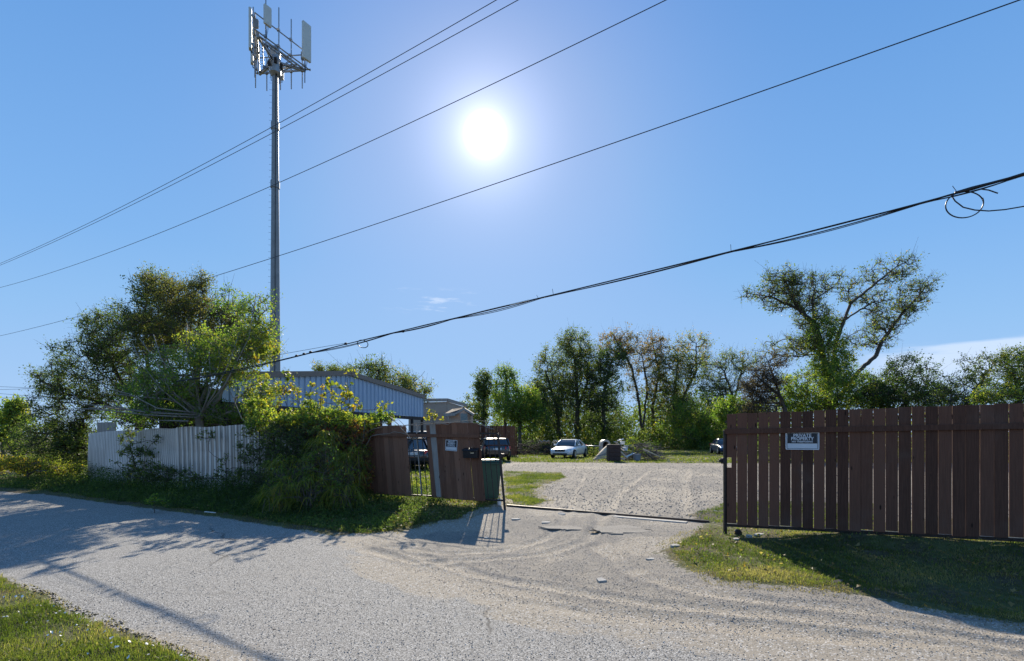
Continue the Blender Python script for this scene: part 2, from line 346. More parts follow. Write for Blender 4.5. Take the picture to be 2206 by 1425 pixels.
def groundmat():
    m, t = newmat('ground_surfaces')
    att = t.add('ShaderNodeAttribute', attribute_name='tint')
    sp = t.add('ShaderNodeSeparateColor'); t.put(sp.inputs[0], att.outputs['Color'])
    road, grav, gras = sp.outputs[0], sp.outputs[1], sp.outputs[2]; dust = att.outputs['Alpha']
    P = t.pos
    v1 = t.voro(P, 78.0); v2 = t.voro(P, 105.0); v3 = t.voro(P, 60.0)
    big = t.noise(P, 0.55, 4, 0.6); mid = t.noise(P, 4.0, 5, 0.65); fine = t.noise(P, 240.0, 2, 0.6)
    def chan(vn): 
        s_ = t.add('ShaderNodeSeparateColor'); t.put(s_.inputs[0], vn.outputs['Color']); return s_.outputs[0]
    r1, r3 = chan(v1), chan(v3)
    # chip seal road: pale stones in a darker binder
    rc = t.ramp(r1, [(0.0, (0.19, 0.18, 0.165)), (0.3, (0.295, 0.28, 0.258)), (0.7, (0.375, 0.357, 0.33)), (1.0, (0.54, 0.52, 0.485))])
    rc = t.mix(t.smooth(v1.outputs['Distance'], 0.42, 0.75), rc, (0.12, 0.115, 0.108))
    rc = t.mix(t.math('MULTIPLY', t.smooth(mid, 0.45, 0.75), 0.25), rc, (0.22, 0.21, 0.20))
    rc = t.mix(t.math('MULTIPLY', t.smooth(big, 0.5, 0.8), 0.3), rc, (0.30, 0.27, 0.235))
    # gravel
    gc = t.ramp(r3, [(0.0, (0.15, 0.135, 0.118)), (0.35, (0.22, 0.202, 0.18)), (0.75, (0.295, 0.272, 0.243)), (1.0, (0.42, 0.395, 0.36))])
    gc = t.mix(t.smooth(v3.outputs['Distance'], 0.4, 0.7), gc, (0.155, 0.137, 0.12))
    gc2 = t.ramp(r1, [(0.0, (0.14, 0.125, 0.105)), (0.5, (0.24, 0.215, 0.185)), (1.0, (0.37, 0.34, 0.30))])
    gc = t.mix(t.smooth(t.noise(P, 2.3, 4), 0.42, 0.62), gc, gc2)
    gc = t.mix(t.math('MULTIPLY', t.smooth(mid, 0.35, 0.7), 0.5), gc, (0.28, 0.245, 0.195))
    # dust, bare tan soil
    dc = t.ramp(t.noise(P, 30, 5, 0.7), [(0.25, (0.225, 0.188, 0.14)), (0.75, (0.35, 0.305, 0.245))])
    dc = t.mix(t.smooth(r1, 0.82, 0.9), dc, (0.5, 0.47, 0.43))
    # soil under grass
    sc_ = t.ramp(t.noise(P, 12, 5, 0.7), [(0.3, (0.04, 0.033, 0.019)), (0.55, (0.085, 0.07, 0.04)), (0.8, (0.18, 0.145, 0.095))])
    far = t.ramp(t.noise(P, 3.0, 4), [(0.3, (0.055, 0.085, 0.016)), (0.7, (0.12, 0.15, 0.035))])
    sc_ = t.mix(t.math('MULTIPLY', t.smooth(t.noise(P, 1.1, 4), 0.4, 0.6), 0.5), sc_, far)
    brk = t.math('MULTIPLY', t.math('SUBTRACT', mid, 0.5), 0.9)
    brk2 = t.math('ADD', brk, t.math('MULTIPLY', t.math('SUBTRACT', t.noise(P, 22, 3), 0.5), 0.9))
    # hair cracks in the old surface
    wv = t.vmath('ADD', P, t.vmath('SCALE', t.add('ShaderNodeTexNoise').outputs['Color'])); wn = wv.node.inputs[1].links[0].from_node; wn.inputs['Scale'].default_value = 0.5; nz_ = wn.inputs[0].links[0].from_node; nz_.inputs['Scale'].default_value = 2.2; nz_.inputs['Detail'].default_value = 5; t.put(nz_.inputs['Vector'], P)
    ck = t.add('ShaderNodeTexVoronoi', feature='DISTANCE_TO_EDGE'); t.put(ck.inputs['Vector'], wv); ck.inputs['Scale'].default_value = 0.42
    ckm = t.math('MULTIPLY', t.smooth(ck.outputs['Distance'], 0.012, 0.003), t.smooth(t.noise(P, 0.35, 2), 0.50, 0.60))
    rc = t.mix(t.math('MULTIPLY', ckm, 0.75), rc, (0.08, 0.075, 0.07))
    rc = t.mix(t.math('MULTIPLY', t.smooth(t.noise(P, 1.3, 5, 0.7), 0.60, 0.72), 0.3), rc, (0.19, 0.175, 0.155))
    gc = t.mix(t.math('MULTIPLY', t.smooth(t.noise(P, 0.8, 5, 0.7), 0.5, 0.7), 0.45), gc, (0.20, 0.185, 0.165))
    base = dc
    base = t.mix(t.smooth(t.math('ADD', grav, brk2), 0.38, 0.62), base, gc)
    base = t.mix(t.smooth(t.math('ADD', road, brk2), 0.40, 0.60), base, rc)
    base = t.mix(t.math('MULTIPLY', t.smooth(t.math('ADD', dust, brk2), 0.3, 0.8), 0.8), base, dc)
    base = t.mix(t.smooth(t.math('ADD', gras, brk2), 0.42, 0.58), base, sc_)
    t.put(t.p.inputs['Base Color'], base); t.p.inputs['Roughness'].default_value = 0.92
    t.p.inputs['Specular IOR Level'].default_value = 0.25
    hgt = t.math('ADD', t.math('MULTIPLY', v1.outputs['Distance'], -0.5), t.math('ADD', t.math('MULTIPLY', r1, 0.35), t.math('MULTIPLY', fine, 0.15)))
    hg = t.math('ADD', t.math('MULTIPLY', v3.outputs['Distance'], -0.9), t.math('ADD', t.math('MULTIPLY', r3, 0.7), t.math('MULTIPLY', mid, 0.25)))
    hh = t.math('ADD', t.math('MULTIPLY', hgt, 0.6), t.math('MULTIPLY', t.math('MULTIPLY', hg, t.math('SUBTRACT', 1.0, road)), t.math('SUBTRACT', 0.75, t.math('MULTIPLY', dust, 0.5))))
    t.put(t.p.inputs['Normal'], t.bump(hh, 0.75, 0.012)); return m
M_ground = groundmat()

# ------------------------------------------------------------------ ground zones (world polygons)
def poly(pts): return np.array([G(*p) for p in pts])
FAR = [(-900, 985), (-400, 1016), (-150, 1043), (0, 1060), (100, 1067), (350, 1101), (500, 1120), (640, 1142), (765, 1168), (870, 1226), (1000, 1268), (1180, 1308), (1400, 1345), (1700, 1380), (2206, 1440), (2500, 1480)]
NEAR = [(403, 1425), (317, 1389), (270, 1367), (222, 1343), (152, 1322), (111, 1303), (98, 1287), (73, 1280), (0, 1251), (-200, 1175), (-600, 1080), (-1500, 1004)]
P_road = np.vstack([poly(FAR), [[9.5, 1.2], [14, -2.0], [4, -1.0]], poly([(900, 1700)]), poly(NEAR)])
P_near = np.vstack([poly([(-1500, 1006), (-600, 1082), (-200, 1177), (0, 1253), (73, 1282), (98, 1290), (111, 1306), (152, 1325), (222, 1345), (270, 1370), (317, 1392), (403, 1428)]), [[-1.4, 2.9], [2.5, 0.4], [4, -6], [-40, -6], [-60, 20]]])
P_apron = np.vstack([poly([(1440, 1185), (1500, 1150), (1520, 1128), (1570, 1136), (1700, 1140)]), [[3.9, 9.6], [9, 7.2], [12, 6], [12, 1.0], [9.2, 1.9]], poly([(2500, 1385), (2206, 1345), (2000, 1308), (1850, 1285), (1700, 1262), (1560, 1250), (1480, 1228)])])
P_verge = poly([(1080, 1086), (1050, 1092), (985, 1118), (930, 1128), (840, 1148), (760, 1152), (640, 1134), (500, 1112), (350, 1094), (100, 1060), (0, 1052), (-400, 1010), (-2500, 975), (-2500, 950), (300, 955), (500, 975), (760, 1040), (960, 1062), (1080, 1078)])
P_lawn = poly([(1088, 1088), (1085, 1017), (1210, 1020), (1217, 1030), (1160, 1050), (1150, 1065), (1175, 1080), (1140, 1092)])
P_lawnr = poly([(1488, 1110), (1520, 1098), (1575, 1082), (1900, 1085), (1900, 1150), (1575, 1142), (1520, 1124)])
P_strip = poly([(500, 960), (800, 1085), (1082, 1083), (1060, 1016), (1090, 998), (1560, 999), (1900, 997), (2800, 1010), (2800, 949), (500, 949)])
P_lot = poly([(1060, 1016), (1090, 997), (1560, 999), (2300, 998), (2300, 1110), (1575, 1140), (1520, 1126), (1110, 1090), (1085, 1086)])
P_drive = poly([(1110, 1085), (1520, 1122), (1500, 1150), (1430, 1190), (1480, 1230), (1560, 1252), (1700, 1264), (2206, 1348), (2500, 1388), (2500, 1480), (2206, 1440), (1700, 1380), (1400, 1345), (1180, 1308), (1000, 1268), (870, 1226), (765, 1168), (850, 1150), (930, 1128), (985, 1118), (1050, 1094), (1085, 1083)])
def sdf(x, y, P):
    """signed distance, positive inside"""
    d2 = np.full(x.shape, 1e18); ins = np.zeros(x.shape, bool); n = len(P)
    for i in range(n):
        a = P[i]; b = P[(i + 1) % n]; e = b - a; L = max(1e-12, e @ e)
        t = np.clip(((x - a[0]) * e[0] + (y - a[1]) * e[1]) / L, 0, 1)
        dx = x - a[0] - t * e[0]; dy = y - a[1] - t * e[1]; d2 = np.minimum(d2, dx * dx + dy * dy)
        c = (a[1] > y) != (b[1] > y)
        with np.errstate(divide='ignore', invalid='ignore'):
            xi = (b[0] - a[0]) * (y - a[1]) / (b[1] - a[1] if b[1] != a[1] else 1e-12) + a[0]
        ins ^= c & (x < xi)
    d = np.sqrt(d2); return np.where(ins, d, -d)
def zone(x, y, P, wob=0.12, soft=0.16, seed=0):
    n = (fbm(x, y, 1.6, 4, seed) - 0.5) * 2 * wob + (fbm(x, y, 7.0, 2, seed + 5) - 0.5) * wob * 0.7
    return np.clip(0.5 + (sdf(x, y, P) + n) / soft / 2, 0, 1)
TRACKS = [([(2206, 1392), (1900, 1352), (1650, 1322), (1400, 1300), (1180, 1262), (1040, 1240), (880, 1190)], 0.10, 0.0228),
          ([(2206, 1365), (1950, 1330), (1700, 1300), (1520, 1278), (1380, 1240), (1290, 1180), (1280, 1130), (1330, 1060), (1400, 1015)], 0.11, 0.0266),
          ([(790, 1186), (900, 1210), (1040, 1206), (1180, 1192), (1260, 1165), (1300, 1120), (1340, 1060), (1390, 1020)], 0.10, 0.0266),
          ([(830, 1178), (960, 1192), (1080, 1188), (1180, 1158), (1215, 1120), (1235, 1070), (1260, 1020)], 0.09, 0.0209),
          ([(2206, 1415), (1800, 1372), (1500, 1340), (1250, 1318), (1050, 1290)], 0.12, 0.019),
          ([(1480, 1120), (1470, 1060), (1480, 1010)], 0.14, 0.0228)]
TRW = [(np.array([G(*p) for p in pl]), w_, h_) for pl, w_, h_ in TRACKS]
def pdist(x, y, P):
    d2 = np.full(x.shape, 1e18)
    for a, b in zip(P[:-1], P[1:]):
        e = b - a; t = np.clip(((x - a[0]) * e[0] + (y - a[1]) * e[1]) / (e @ e), 0, 1)
        d2 = np.minimum(d2, (x - a[0] - t * e[0]) ** 2 + (y - a[1] - t * e[1]) ** 2)
    return np.sqrt(d2)
def zones(x, y):
    road = zone(x, y, P_road, 0.10, 0.10, 1)
    near = zone(x, y, P_near, 0.07, 0.05, 2); apron = zone(x, y, P_apron, 0.14, 0.14, 3)
    verge = zone(x, y, P_verge, 0.15, 0.15, 4); lawn = zone(x, y, P_lawn, 0.35, 0.3, 5); lr = zone(x, y, P_lawnr, 0.2, 0.2, 6)
    strip = zone(x, y, P_strip, 0.4, 0.4, 7)
    lot = np.maximum(zone(x, y, P_lot, 0.3, 0.4, 8), 0)
    drive = zone(x, y, P_drive, 0.15, 0.2, 9)
    gras = np.maximum.reduce([near, apron, verge, lawn, lr, strip * (1 - lot)])
    sd = sdf(x, y, P_drive); dwide = np.clip(1 - np.abs(sd + .05) / .7, 0, 1) * (sd > -.6); seam = np.clip(dwide * 2.5, 0, 1) * (sdf(x, y, P_road) > -.7) * (1 - np.maximum(verge, apron))
    drive = np.maximum(drive, seam)
    known = np.maximum.reduce([road, lot, drive, near])
    out = np.clip(1 - known, 0, 1); gras = np.maximum(gras, out)
    road = road * (1 - near)
    dust = 1.25 * drive * sstep(fbm(x, y, 0.9, 4, 21), .3, .75) + lot * 0.9 * sstep(fbm(x, y * .8, 0.5, 4, 31), .35, .75)
    be = np.exp(-(sdf(x, y, P_road) / 0.45) ** 2) * sstep(x, -4.5, -2.2) * 1.0
    dust = dust + be; gras = gras * (1 - .55 * np.where(sdf(x, y, P_verge) > -.3, sstep(x, -4.6, -3.2), 0) * sstep(fbm(x, y, 1.6, 4, 77), .38, .55)); dust = dust + .8 * np.where(sdf(x, y, P_verge) > -.3, sstep(x, -4.6, -3.2), 0)
    for P, w_, h_ in TRW:
        pd_ = pdist(x, y, P); dust = dust + 0.9 * np.exp(-(pd_ / (w_ * 1.3)) ** 2) * fbm(x, y, 1.2, 3, 41) - 0.5 * np.exp(-((pd_ - w_ * 2.4) / (w_ * .8)) ** 2)
    return road, np.maximum(lot, drive), gras, np.clip(dust, 0, 1)
def height(x, y, z=None):
    h = tz0(x, y)
    if z is None: z = zones(x, y)
    road, grav, gras, dust = z
    r = np.hypot(x, y); near = 1 - sstep(r, 25, 60)
    h = h + near * ((fbm(x, y, 0.35, 4, 51) - 0.5) * 0.05 * (1 - 0.7 * road))
    h = h + near * (fbm(x, y, 5.0, 4, 61) - 0.5) * (0.010 * grav * (1 - road) + 0.035 * gras + 0.004)
    h = h + 0.02 * gras * near
    for P, w_, h_ in TRW:
        d = pdist(x, y, P); k = (1 - 0.75 * road)
        h = h + k * h_ * 0.62 * (-np.exp(-(d / w_) ** 2) + 0.7 * np.exp(-((d - w_ * 1.7) / (w_ * 0.6)) ** 2))
    return h
def hz(x, y): return float(height(np.array([float(x)]), np.array([float(y)]))[0])

def build_ground():
    az = np.concatenate([np.linspace(-180, -52, 33)[:-1], np.linspace(-52, 52, 830)[:-1], np.linspace(52, 180, 33)])
    r1 = [0.0 + 0.4, 0.9, 1.5, 2.2, 2.9]; r = 3.4
    while r < 17: r1.append(r); r *= 1.0052
    while r < 70: r1.append(r); r *= 1.02
    while r < 6000: r1.append(r); r *= 1.12
    rr = np.array(r1); A, Rr = np.meshgrid(np.radians(az), rr); X = Rr * np.sin(A); Y = Rr * np.cos(A)
    n, m = X.shape; x = X.ravel(); y = Y.ravel(); z = zones(x, y); h = height(x, y, z)
    v = np.stack([x, y, h], 1); col = np.stack(z, 1)
    i = np.arange(n - 1)[:, None] * m + np.arange(m - 1)[None, :]; q = np.stack([i, i + 1, i + m + 1, i + m], -1).reshape(-1, 4)
    q = q[:, ::-1]
    zc = [a[q].mean(1) for a in z]
    isroad = (zc[0] > 0.5) & (zc[2] < 0.5); isdr = ~isroad & (zc[1] > 0.5) & (zc[2] < 0.5); isg = ~isroad & ~isdr
    for nm, sel in (('road', isroad), ('driveway', isdr), ('ground', isg)):
        f = q[sel]; u, inv = np.unique(f, return_inverse=True); f = inv.reshape(-1, 4)
        vv = v[u]; cc = col[u]
        if nm == 'ground':   # close the small hole under the camera
            pass
        o = mesh_obj(nm, vv, [f], M_ground, None, True, cc); tag(o, kind='structure')
        o['label'] = {'road': 'pale grey chip seal lane running across the foreground', 'driveway': 'pale gravel driveway and yard through the open gate', 'ground': 'grassy and bare earth ground around the yard'}[nm]
build_ground()

# ------------------------------------------------------------------ scattered ground detail
RG = np.random.default_rng(5)
def sample_poly(n, P, rngx=None, dens_near=True, margin=0.0):
    """random points in polygon, denser near the camera"""
    x0, y0 = P.min(0); x1, y1 = P.max(0)
    if rngx: x0, x1, y0, y1 = max(x0, rngx[0]), min(x1, rngx[1]), max(y0, rngx[2]), min(y1, rngx[3])
    xs, ys = [], []; got = 0; it = 0
    while got < n and it < 60:
        it += 1; k = n * 3
        x = RG.uniform(x0, x1, k); y = RG.uniform(y0, y1, k)
        keep = (sdf(x, y, P) + (fbm(x, y, 2.0, 3, 71) - 0.5) * 0.3 > margin)
        if dens_near:
            d = np.hypot(x, y); keep &= RG.random(k) < np.clip((max(3.0, y0) / d) ** 1.3 * 1.2, 0, 1)
        x = x[keep]; y = y[keep]; xs.append(x); ys.append(y); got += len(x)
    x = np.concatenate(xs)[:n]; y = np.concatenate(ys)[:n]; return x, y
def blades(name, x, y, h, wd, mat, tint, lean=0.6, label=None, cat='grass'):
    n = len(x); z = height(x, y) - 0.005; a = RG.uniform(0, 2 * np.pi, n); b = RG.uniform(0, 2 * np.pi, n)
    hh = h * RG.uniform(0.45, 1.25, n); ww = wd * RG.uniform(0.6, 1.3, n); ln = lean * RG.uniform(0.1, 1.0, n) * hh
    px_ = np.cos(a) * ww / 2; py_ = np.sin(a) * ww / 2; lx = np.cos(b) * ln; ly = np.sin(b) * ln
    p = np.zeros((n, 5, 3))
    p[:, 0] = np.stack([x - px_, y - py_, z], 1); p[:, 1] = np.stack([x + px_, y + py_, z], 1)
    p[:, 2] = np.stack([x + px_ * .8 + lx * .35, y + py_ * .8 + ly * .35, z + hh * .6], 1)
    p[:, 3] = np.stack([x - px_ * .8 + lx * .35, y - py_ * .8 + ly * .35, z + hh * .6], 1)
    p[:, 4] = np.stack([x + lx, y + ly, z + hh * RG.uniform(0.75, 1, n)], 1)
    i = np.arange(n)[:, None] * 5; q = i + np.array([[0, 1, 2, 3]]); t = i + np.array([[3, 2, 4]])
    col = np.repeat(tint[:, None], 5, 1).reshape(-1, 1).repeat(3, 1)
    o = mesh_obj(name, p.reshape(-1, 3), [q, t], mat, None, False, col)
    tag(o, label, cat, kind='stuff'); return o
def tint_patch(x, y, base=0.4, dry=0.5, seed=81):
    return np.clip(base + (fbm(x, y, 1.3, 4, seed) - 0.5) * 1.1 * dry * 2 + RG.normal(0, 0.16, len(x)), 0, 1)
def lawn(name, P, n, h, wd, base, dry, label, rngx=None, lean=0.8, near=True, mat='grass'):
    x, y = sample_poly(n, P, rngx, near); g = zones(x, y)[2]; k = RG.random(len(g)) < sstep(g, 0.2, 0.95) * (1 - (.7 * sstep(x, -5.2, -4.0) if mat == 'dark' else 0)); x, y = x[k], y[k]
    # thin patches
    k = RG.random(len(x)) < np.clip(1.5 - 1.7 * sstep(fbm(x, y, 1.1, 4, 91), 0.42, 0.66), 0.15, 1); x, y = x[k], y[k]
    return blades(name, x, y, h, wd, LM[mat], tint_patch(x, y, base, dry), lean, label)
lawn('grass', P_near, 90000, 0.065, 0.005, 0.48, 0.8, 'green verge grass with clover in the near left corner of the lane', (-9, 0.5, 2.8, 9))
lawn('grass', P_apron, 95000, 0.045, 0.005, 0.50, 0.75, 'grass apron below the long wooden fence, half sunlit half shaded', (1.0, 10, 3.5, 9.5))
lawn('grass', P_lawn, 26000, 0.055, 0.012, 0.50, 0.5, 'sunlit lawn patch inside the gate beside the gravel', None)
lawn('grass', P_lawnr, 16000, 0.06, 0.010, 0.35, 0.3, 'grass tuft area behind the near end of the long wooden fence', (2.5, 12, 7.5, 13))
lawn('grass', P_strip, 120000, 0.11, 0.05, 0.55, 0.3, 'bright green grass strip across the yard in front of the trees', (-20, 46, 12, 72))
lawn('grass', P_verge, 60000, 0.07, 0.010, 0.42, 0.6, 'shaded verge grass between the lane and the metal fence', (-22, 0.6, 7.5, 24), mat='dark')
# clover heads in the near grass
def flecks(name, x, y, zoff, size, mat, tint, label, cat, flat=0.35):
    n = len(x); z = height(x, y) + zoff; c = np.stack([x, y, z], 1); k = 5; a = RG.uniform(0, 6.28, n)
    p = np.zeros((n, k, 3))
    for j in range(k):
        th = a + j * 2 * np.pi / k; r = size * RG.uniform(0.35, 0.6, n)
        p[:, j, 0] = c[:, 0] + np.cos(th) * r; p[:, j, 1] = c[:, 1] + np.sin(th) * r; p[:, j, 2] = c[:, 2] + RG.normal(0, 1, n) * size * flat
    f = np.arange(n)[:, None] * k + np.arange(k)[None, :]
    o = mesh_obj(name, p.reshape(-1, 3), [f], mat, None, False, np.repeat(tint, k)[:, None].repeat(3, 1)); tag(o, label, cat, kind='stuff'); return o
x, y = sample_poly(260, P_near, (-7, -1, 3.6, 6.5)); k = fbm(x, y, 2.0, 2, 7) > 0.48
flecks('clover_flowers', x[k], y[k], 0.05, 0.022, M_white, np.full(k.sum(), .5), 'tiny white clover heads dotted over the near left grass', 'flowers', 0.3)
# low broad leaves (clover / weeds) on the apron below the fence
for (Pz, rg, nn, lb, mt, s_) in ((P_apron, (2.3, 9, 6.2, 9.2), 1200, 'low broad leaved ground cover along the foot of the long wooden fence', 'mixed', 0.016),
                            (P_verge, (-5.5, 0.3, 8.2, 12.5), 3500, 'low leafy ground cover below the open gate leaf', 'mixed', 0.02),
                            (P_near, (-7, -1, 3.4, 7), 900, 'small clover leaves in the near left grass', 'grass', 0.014)):
    x, y = sample_poly(nn, Pz, rg); flecks('ground_cover', x, y, 0.03, s_ * 1.6, LM[mt], np.clip(RG.normal(.45, .22, len(x)), 0, 1), lb, 'ground cover', 0.5)
# straw and runners creeping over every grass edge
def edge_pts(n, P, w_, rg):
    x, y = sample_poly(n * 2, P, rg, True, -w_); d = sdf(x, y, P); k = (np.abs(d) < w_) ; x, y = x[k], y[k]; k = fbm(x, y, 2.5, 3, 17) > .42; return x[k], y[k]
for P_, w_, rg, nn, hh, lb in ((P_near, .14, (-8, 0, 3, 8), 9000, .03, 'dry straw creeping over the edge of the near left verge'), (P_apron, .28, (1, 9, 4, 9), 15000, .03, 'dry straw along the edge of the right grass apron'),
                               (P_verge, .32, (-20, .5, 7.5, 20), 22000, .05, 'dry grass and litter along the lane edge left of the gate'), (P_lawn, .3, None, 6000, .03, 'dry grass along the edge of the lawn inside the gate')):
    x, y = edge_pts(nn, P_, w_, rg); blades('dry_grass', x, y, hh, .006, LM['dry'], np.clip(RG.normal(.42, .25, len(x)), 0, 1), 1.6, lb)
x, y = sample_poly(16000, P_apron, (1.5, 9, 4, 9.2)); blades('dry_grass', x, y, .03, .005, LM['dry'], np.clip(RG.normal(.35, .25, len(x)), 0, 1), 1.8, 'dead straw lying through the right grass apron')
x, y = sample_poly(9000, P_near, (-8, 0, 3, 7.5)); blades('dry_grass', x, y, .035, .004, LM['dry'], np.clip(RG.normal(.35, .25, len(x)), 0, 1), 1.8, 'dead straw lying through the near left verge')
x, y = sample_poly(20000, P_verge, (-5.5, .5, 8, 13)); blades('dry_grass', x, y, .045, .006, LM['dry'], np.clip(RG.normal(.3, .25, len(x)), 0, 1), 1.6, 'dead straw lying below the leaning gate')
# fallen leaves
allP = np.vstack([P_apron])
x, y = sample_poly(260, P_apron, (1.5, 9, 4, 9)); x2, y2 = sample_poly(450, P_verge, (-9, 0.5, 8, 13)); x = np.append(x, x2); y = np.append(y, y2)
flecks('fallen_leaves', x, y, 0.05, 0.055, LM['dry'], RG.random(len(x)), 'dry brown leaves scattered over the grass verges', 'leaves', 0.25)
# loose stones
def pebbles(name, n, P, rg, s0, s1, mat, label, pts=None):
    x, y = pts if pts is not None else sample_poly(n, P, rg)
    n = len(x); z = height(x, y); s = np.exp(RG.uniform(np.log(s0), np.log(s1), n)); a = RG.uniform(0, 6.28, n)
    u = np.array([[1, 0, 0], [0, 1, 0], [-1, 0, 0], [0, -1, 0], [.2, .1, .7], [0, 0, -.5]])
    p = u[None] * s[:, None, None] * RG.uniform(0.35, 0.75, (n, 6, 1)); ca, sa = np.cos(a)[:, None], np.sin(a)[:, None]
    q = np.stack([p[..., 0] * ca - p[..., 1] * sa + x[:, None], p[..., 0] * sa + p[..., 1] * ca + y[:, None], p[..., 2] + z[:, None] + s[:, None] * .12], -1)
    f = np.array([[0, 1, 4], [1, 2, 4], [2, 3, 4], [3, 0, 4], [1, 0, 5], [2, 1, 5], [3, 2, 5], [0, 3, 5]])
    F_ = (np.arange(n)[:, None, None] * 6 + f[None]).reshape(-1, 3)
    o = mesh_obj(name, q.reshape(-1, 3), [F_], mat, None, False, np.repeat(RG.random(n), 6)[:, None].repeat(3, 1)); tag(o, label, 'gravel', kind='stuff')
def pebmat():
    m, t = newmat('loose_stone'); a = t.add('ShaderNodeAttribute', attribute_name='tint').outputs['Fac']
    t.put(t.p.inputs['Base Color'], t.ramp(a, [(0, (0.15, 0.138, 0.12)), (0.5, (0.25, 0.23, 0.205)), (0.92, (0.34, 0.32, 0.29)), (1, (0.6, 0.58, 0.54))])); t.p.inputs['Roughness'].default_value = 0.85; return m
M_peb = pebmat()
pebbles('loose_gravel', 18000, P_drive, (-4, 8, 3.6, 13), 0.005, 0.016, M_peb, 'loose stones spread over the driveway mouth')
pebbles('loose_gravel', 16000, P_lot, (-1, 14, 8.5, 34), 0.012, 0.045, M_peb, 'loose stones over the gravel yard inside the gate')
pebbles('asphalt_crumbs', 0, None, None, 0.008, 0.028, M_crumb, 'dark broken asphalt crumbs along the near left edge of the lane', edge_pts(5000, P_near - np.array([-.05, -.05]), .06, (-6, 0, 3, 7)))
pebbles('loose_gravel', 9000, P_road, (-5, 6, 3.4, 9), 0.006, 0.014, M_peb, 'fine loose grit on the lane surface')

# ------------------------------------------------------------------ broken slabs and litter
def slab(name, x, y, w_, d_, h_, mat, label, cat, rz=0, tilt=0.05, n=7, seed=0, round_=0.0):
    if mat is M_asph: n = n * 3; h_ = h_ * .6
    g = G(x, y); rn = random.Random(seed + int(x)); k = MB(); pts = []
    for j in range(n):
        a = 2 * math.pi * j / n + rn.uniform(-.2, .2); r = rn.uniform(0.75, 1.1)
        pts.append(Vector((math.cos(a) * w_ / 2 * r, math.sin(a) * d_ / 2 * r, 0)))
    Mx = Matrix.Rotation(rz, 3, 'Z') @ Matrix.Rotation(tilt, 3, 'X')
    z = hz(*g); e = empty(name, (g[0], g[1], z)); bpy.data.objects.remove(e)
    k.prism([Mx @ p + Vector((g[0], g[1], z - 0.008)) for p in pts], Mx @ Vector((0, 0, h_)))
    o = k.build(name, mat, None, False, 0.004); tag(o, label, cat)
    me = o.data; c = Vector((g[0], g[1], z)); me.transform(Matrix.Translation(-c)); o.location = c; return o
slab('concrete_fragment', 1455, 1180, 0.19, 0.10, 0.04, M_con, 'long white concrete block lying at the edge of the right grass apron', 'rubble', 0.5, 0.1, 5)
slab('concrete_fragment', 1295, 1251, 0.16, 0.13, 0.035, M_con, 'square tan brick piece alone in the gravel of the driveway mouth', 'rubble', -0.5, 0.15, 4)
slab('concrete_fragment', 1613, 1160, 0.11, 0.09, 0.05, M_con, 'small pale stone nearest the corner foot of the long wooden fence', 'rubble', 0.2, 0.1, 6)
slab('concrete_fragment', 1636, 1155, 0.22, 0.12, 0.03, M_con, 'flat grey stone in the shade beside the foot of the long wooden fence', 'rubble', 0.2, 0.05, 6)
slab('concrete_fragment', 1586, 1165, 0.16, 0.10, 0.03, M_con, 'pale flat stone among yellowing weeds left of the fence corner', 'rubble', 0.9, 0.05, 6)
slab('concrete_fragment', 1176, 1126, 0.24, 0.14, 0.025, M_con, 'whitest flat stone just outside the gate rail', 'rubble', 0.3, 0.06, 5)
slab('concrete_fragment', 1112, 1120, 0.22, 0.13, 0.03, M_con, 'pale flat stone in the driveway closest to the open gate post', 'rubble', 0.1, 0.04, 5)
slab('concrete_fragment', 1210, 1108, 0.18, 0.13, 0.03, M_con, 'pale broken piece leaning against the middle of the gate rail', 'rubble', 0.1, 0.3, 6)
slab('concrete_fragment', 1048, 1160, 0.10, 0.08, 0.03, M_con, 'small pale stone in the striped shadow of the gate bars', 'rubble', 0.1, 0.2, 5)
slab('concrete_fragment', 1402, 1205, 0.16, 0.09, 0.02, M_con, 'thin white chip on the gravel left of the right grass apron', 'rubble', 0.4, 0.05, 5)
slab('asphalt_slab', 1335, 1141, 1.05, 0.75, 0.035, M_asph, 'large sunken plate of old asphalt with a rounded lip in the driveway mouth', 'paving slab', 0.0, 0.02, 15)
slab('asphalt_slab', 1215, 1138, 0.9, 0.35, 0.028, M_asph, 'broken asphalt edge piece left of the rounded plate', 'paving slab', -0.2, 0.02, 10)
slab('dead_leaf', 591, 1356, 0.045, 0.03, 0.012, M_rust, 'single dark leaf lying on the lane', 'leaf', 0.4, 0.5, 6)
slab('plank', 452, 1107, 0.42, 0.05, 0.02, M_white, 'thin whitish strip of litter at the foot of the shaded weeds', 'litter', -0.4, 0.05, 5)
slab('bark_piece', 1805, 1262, 0.22, 0.06, 0.03, M_bark, 'curled brown bark scrap where grass and fence shadow meet', 'bark', 0.5, 0.3, 6)
# concrete strip along the rail
a = G(1322, 1113); b = G(1480, 1126); k = MB(); k.bar((a[0], a[1], -0.012), (b[0], b[1], -0.012), 0.16, 0.05)
tag(k.build('concrete_strip', M_con, None, False, 0.006), 'pale concrete strip lying in front of the gate rail', 'paving strip')

# ------------------------------------------------------------------ gate rail on the ground
ra = G(1092, 1091); rb = G(1528, 1127)
k = MB(); k.bar((ra[0], ra[1], 0.012), (rb[0], rb[1], 0.015), 0.05, 0.06)
rail = k.build('gate_track', M_steel, None, False, 0.005); tag(rail, 'dark steel gate track crossing the driveway', 'gate track')

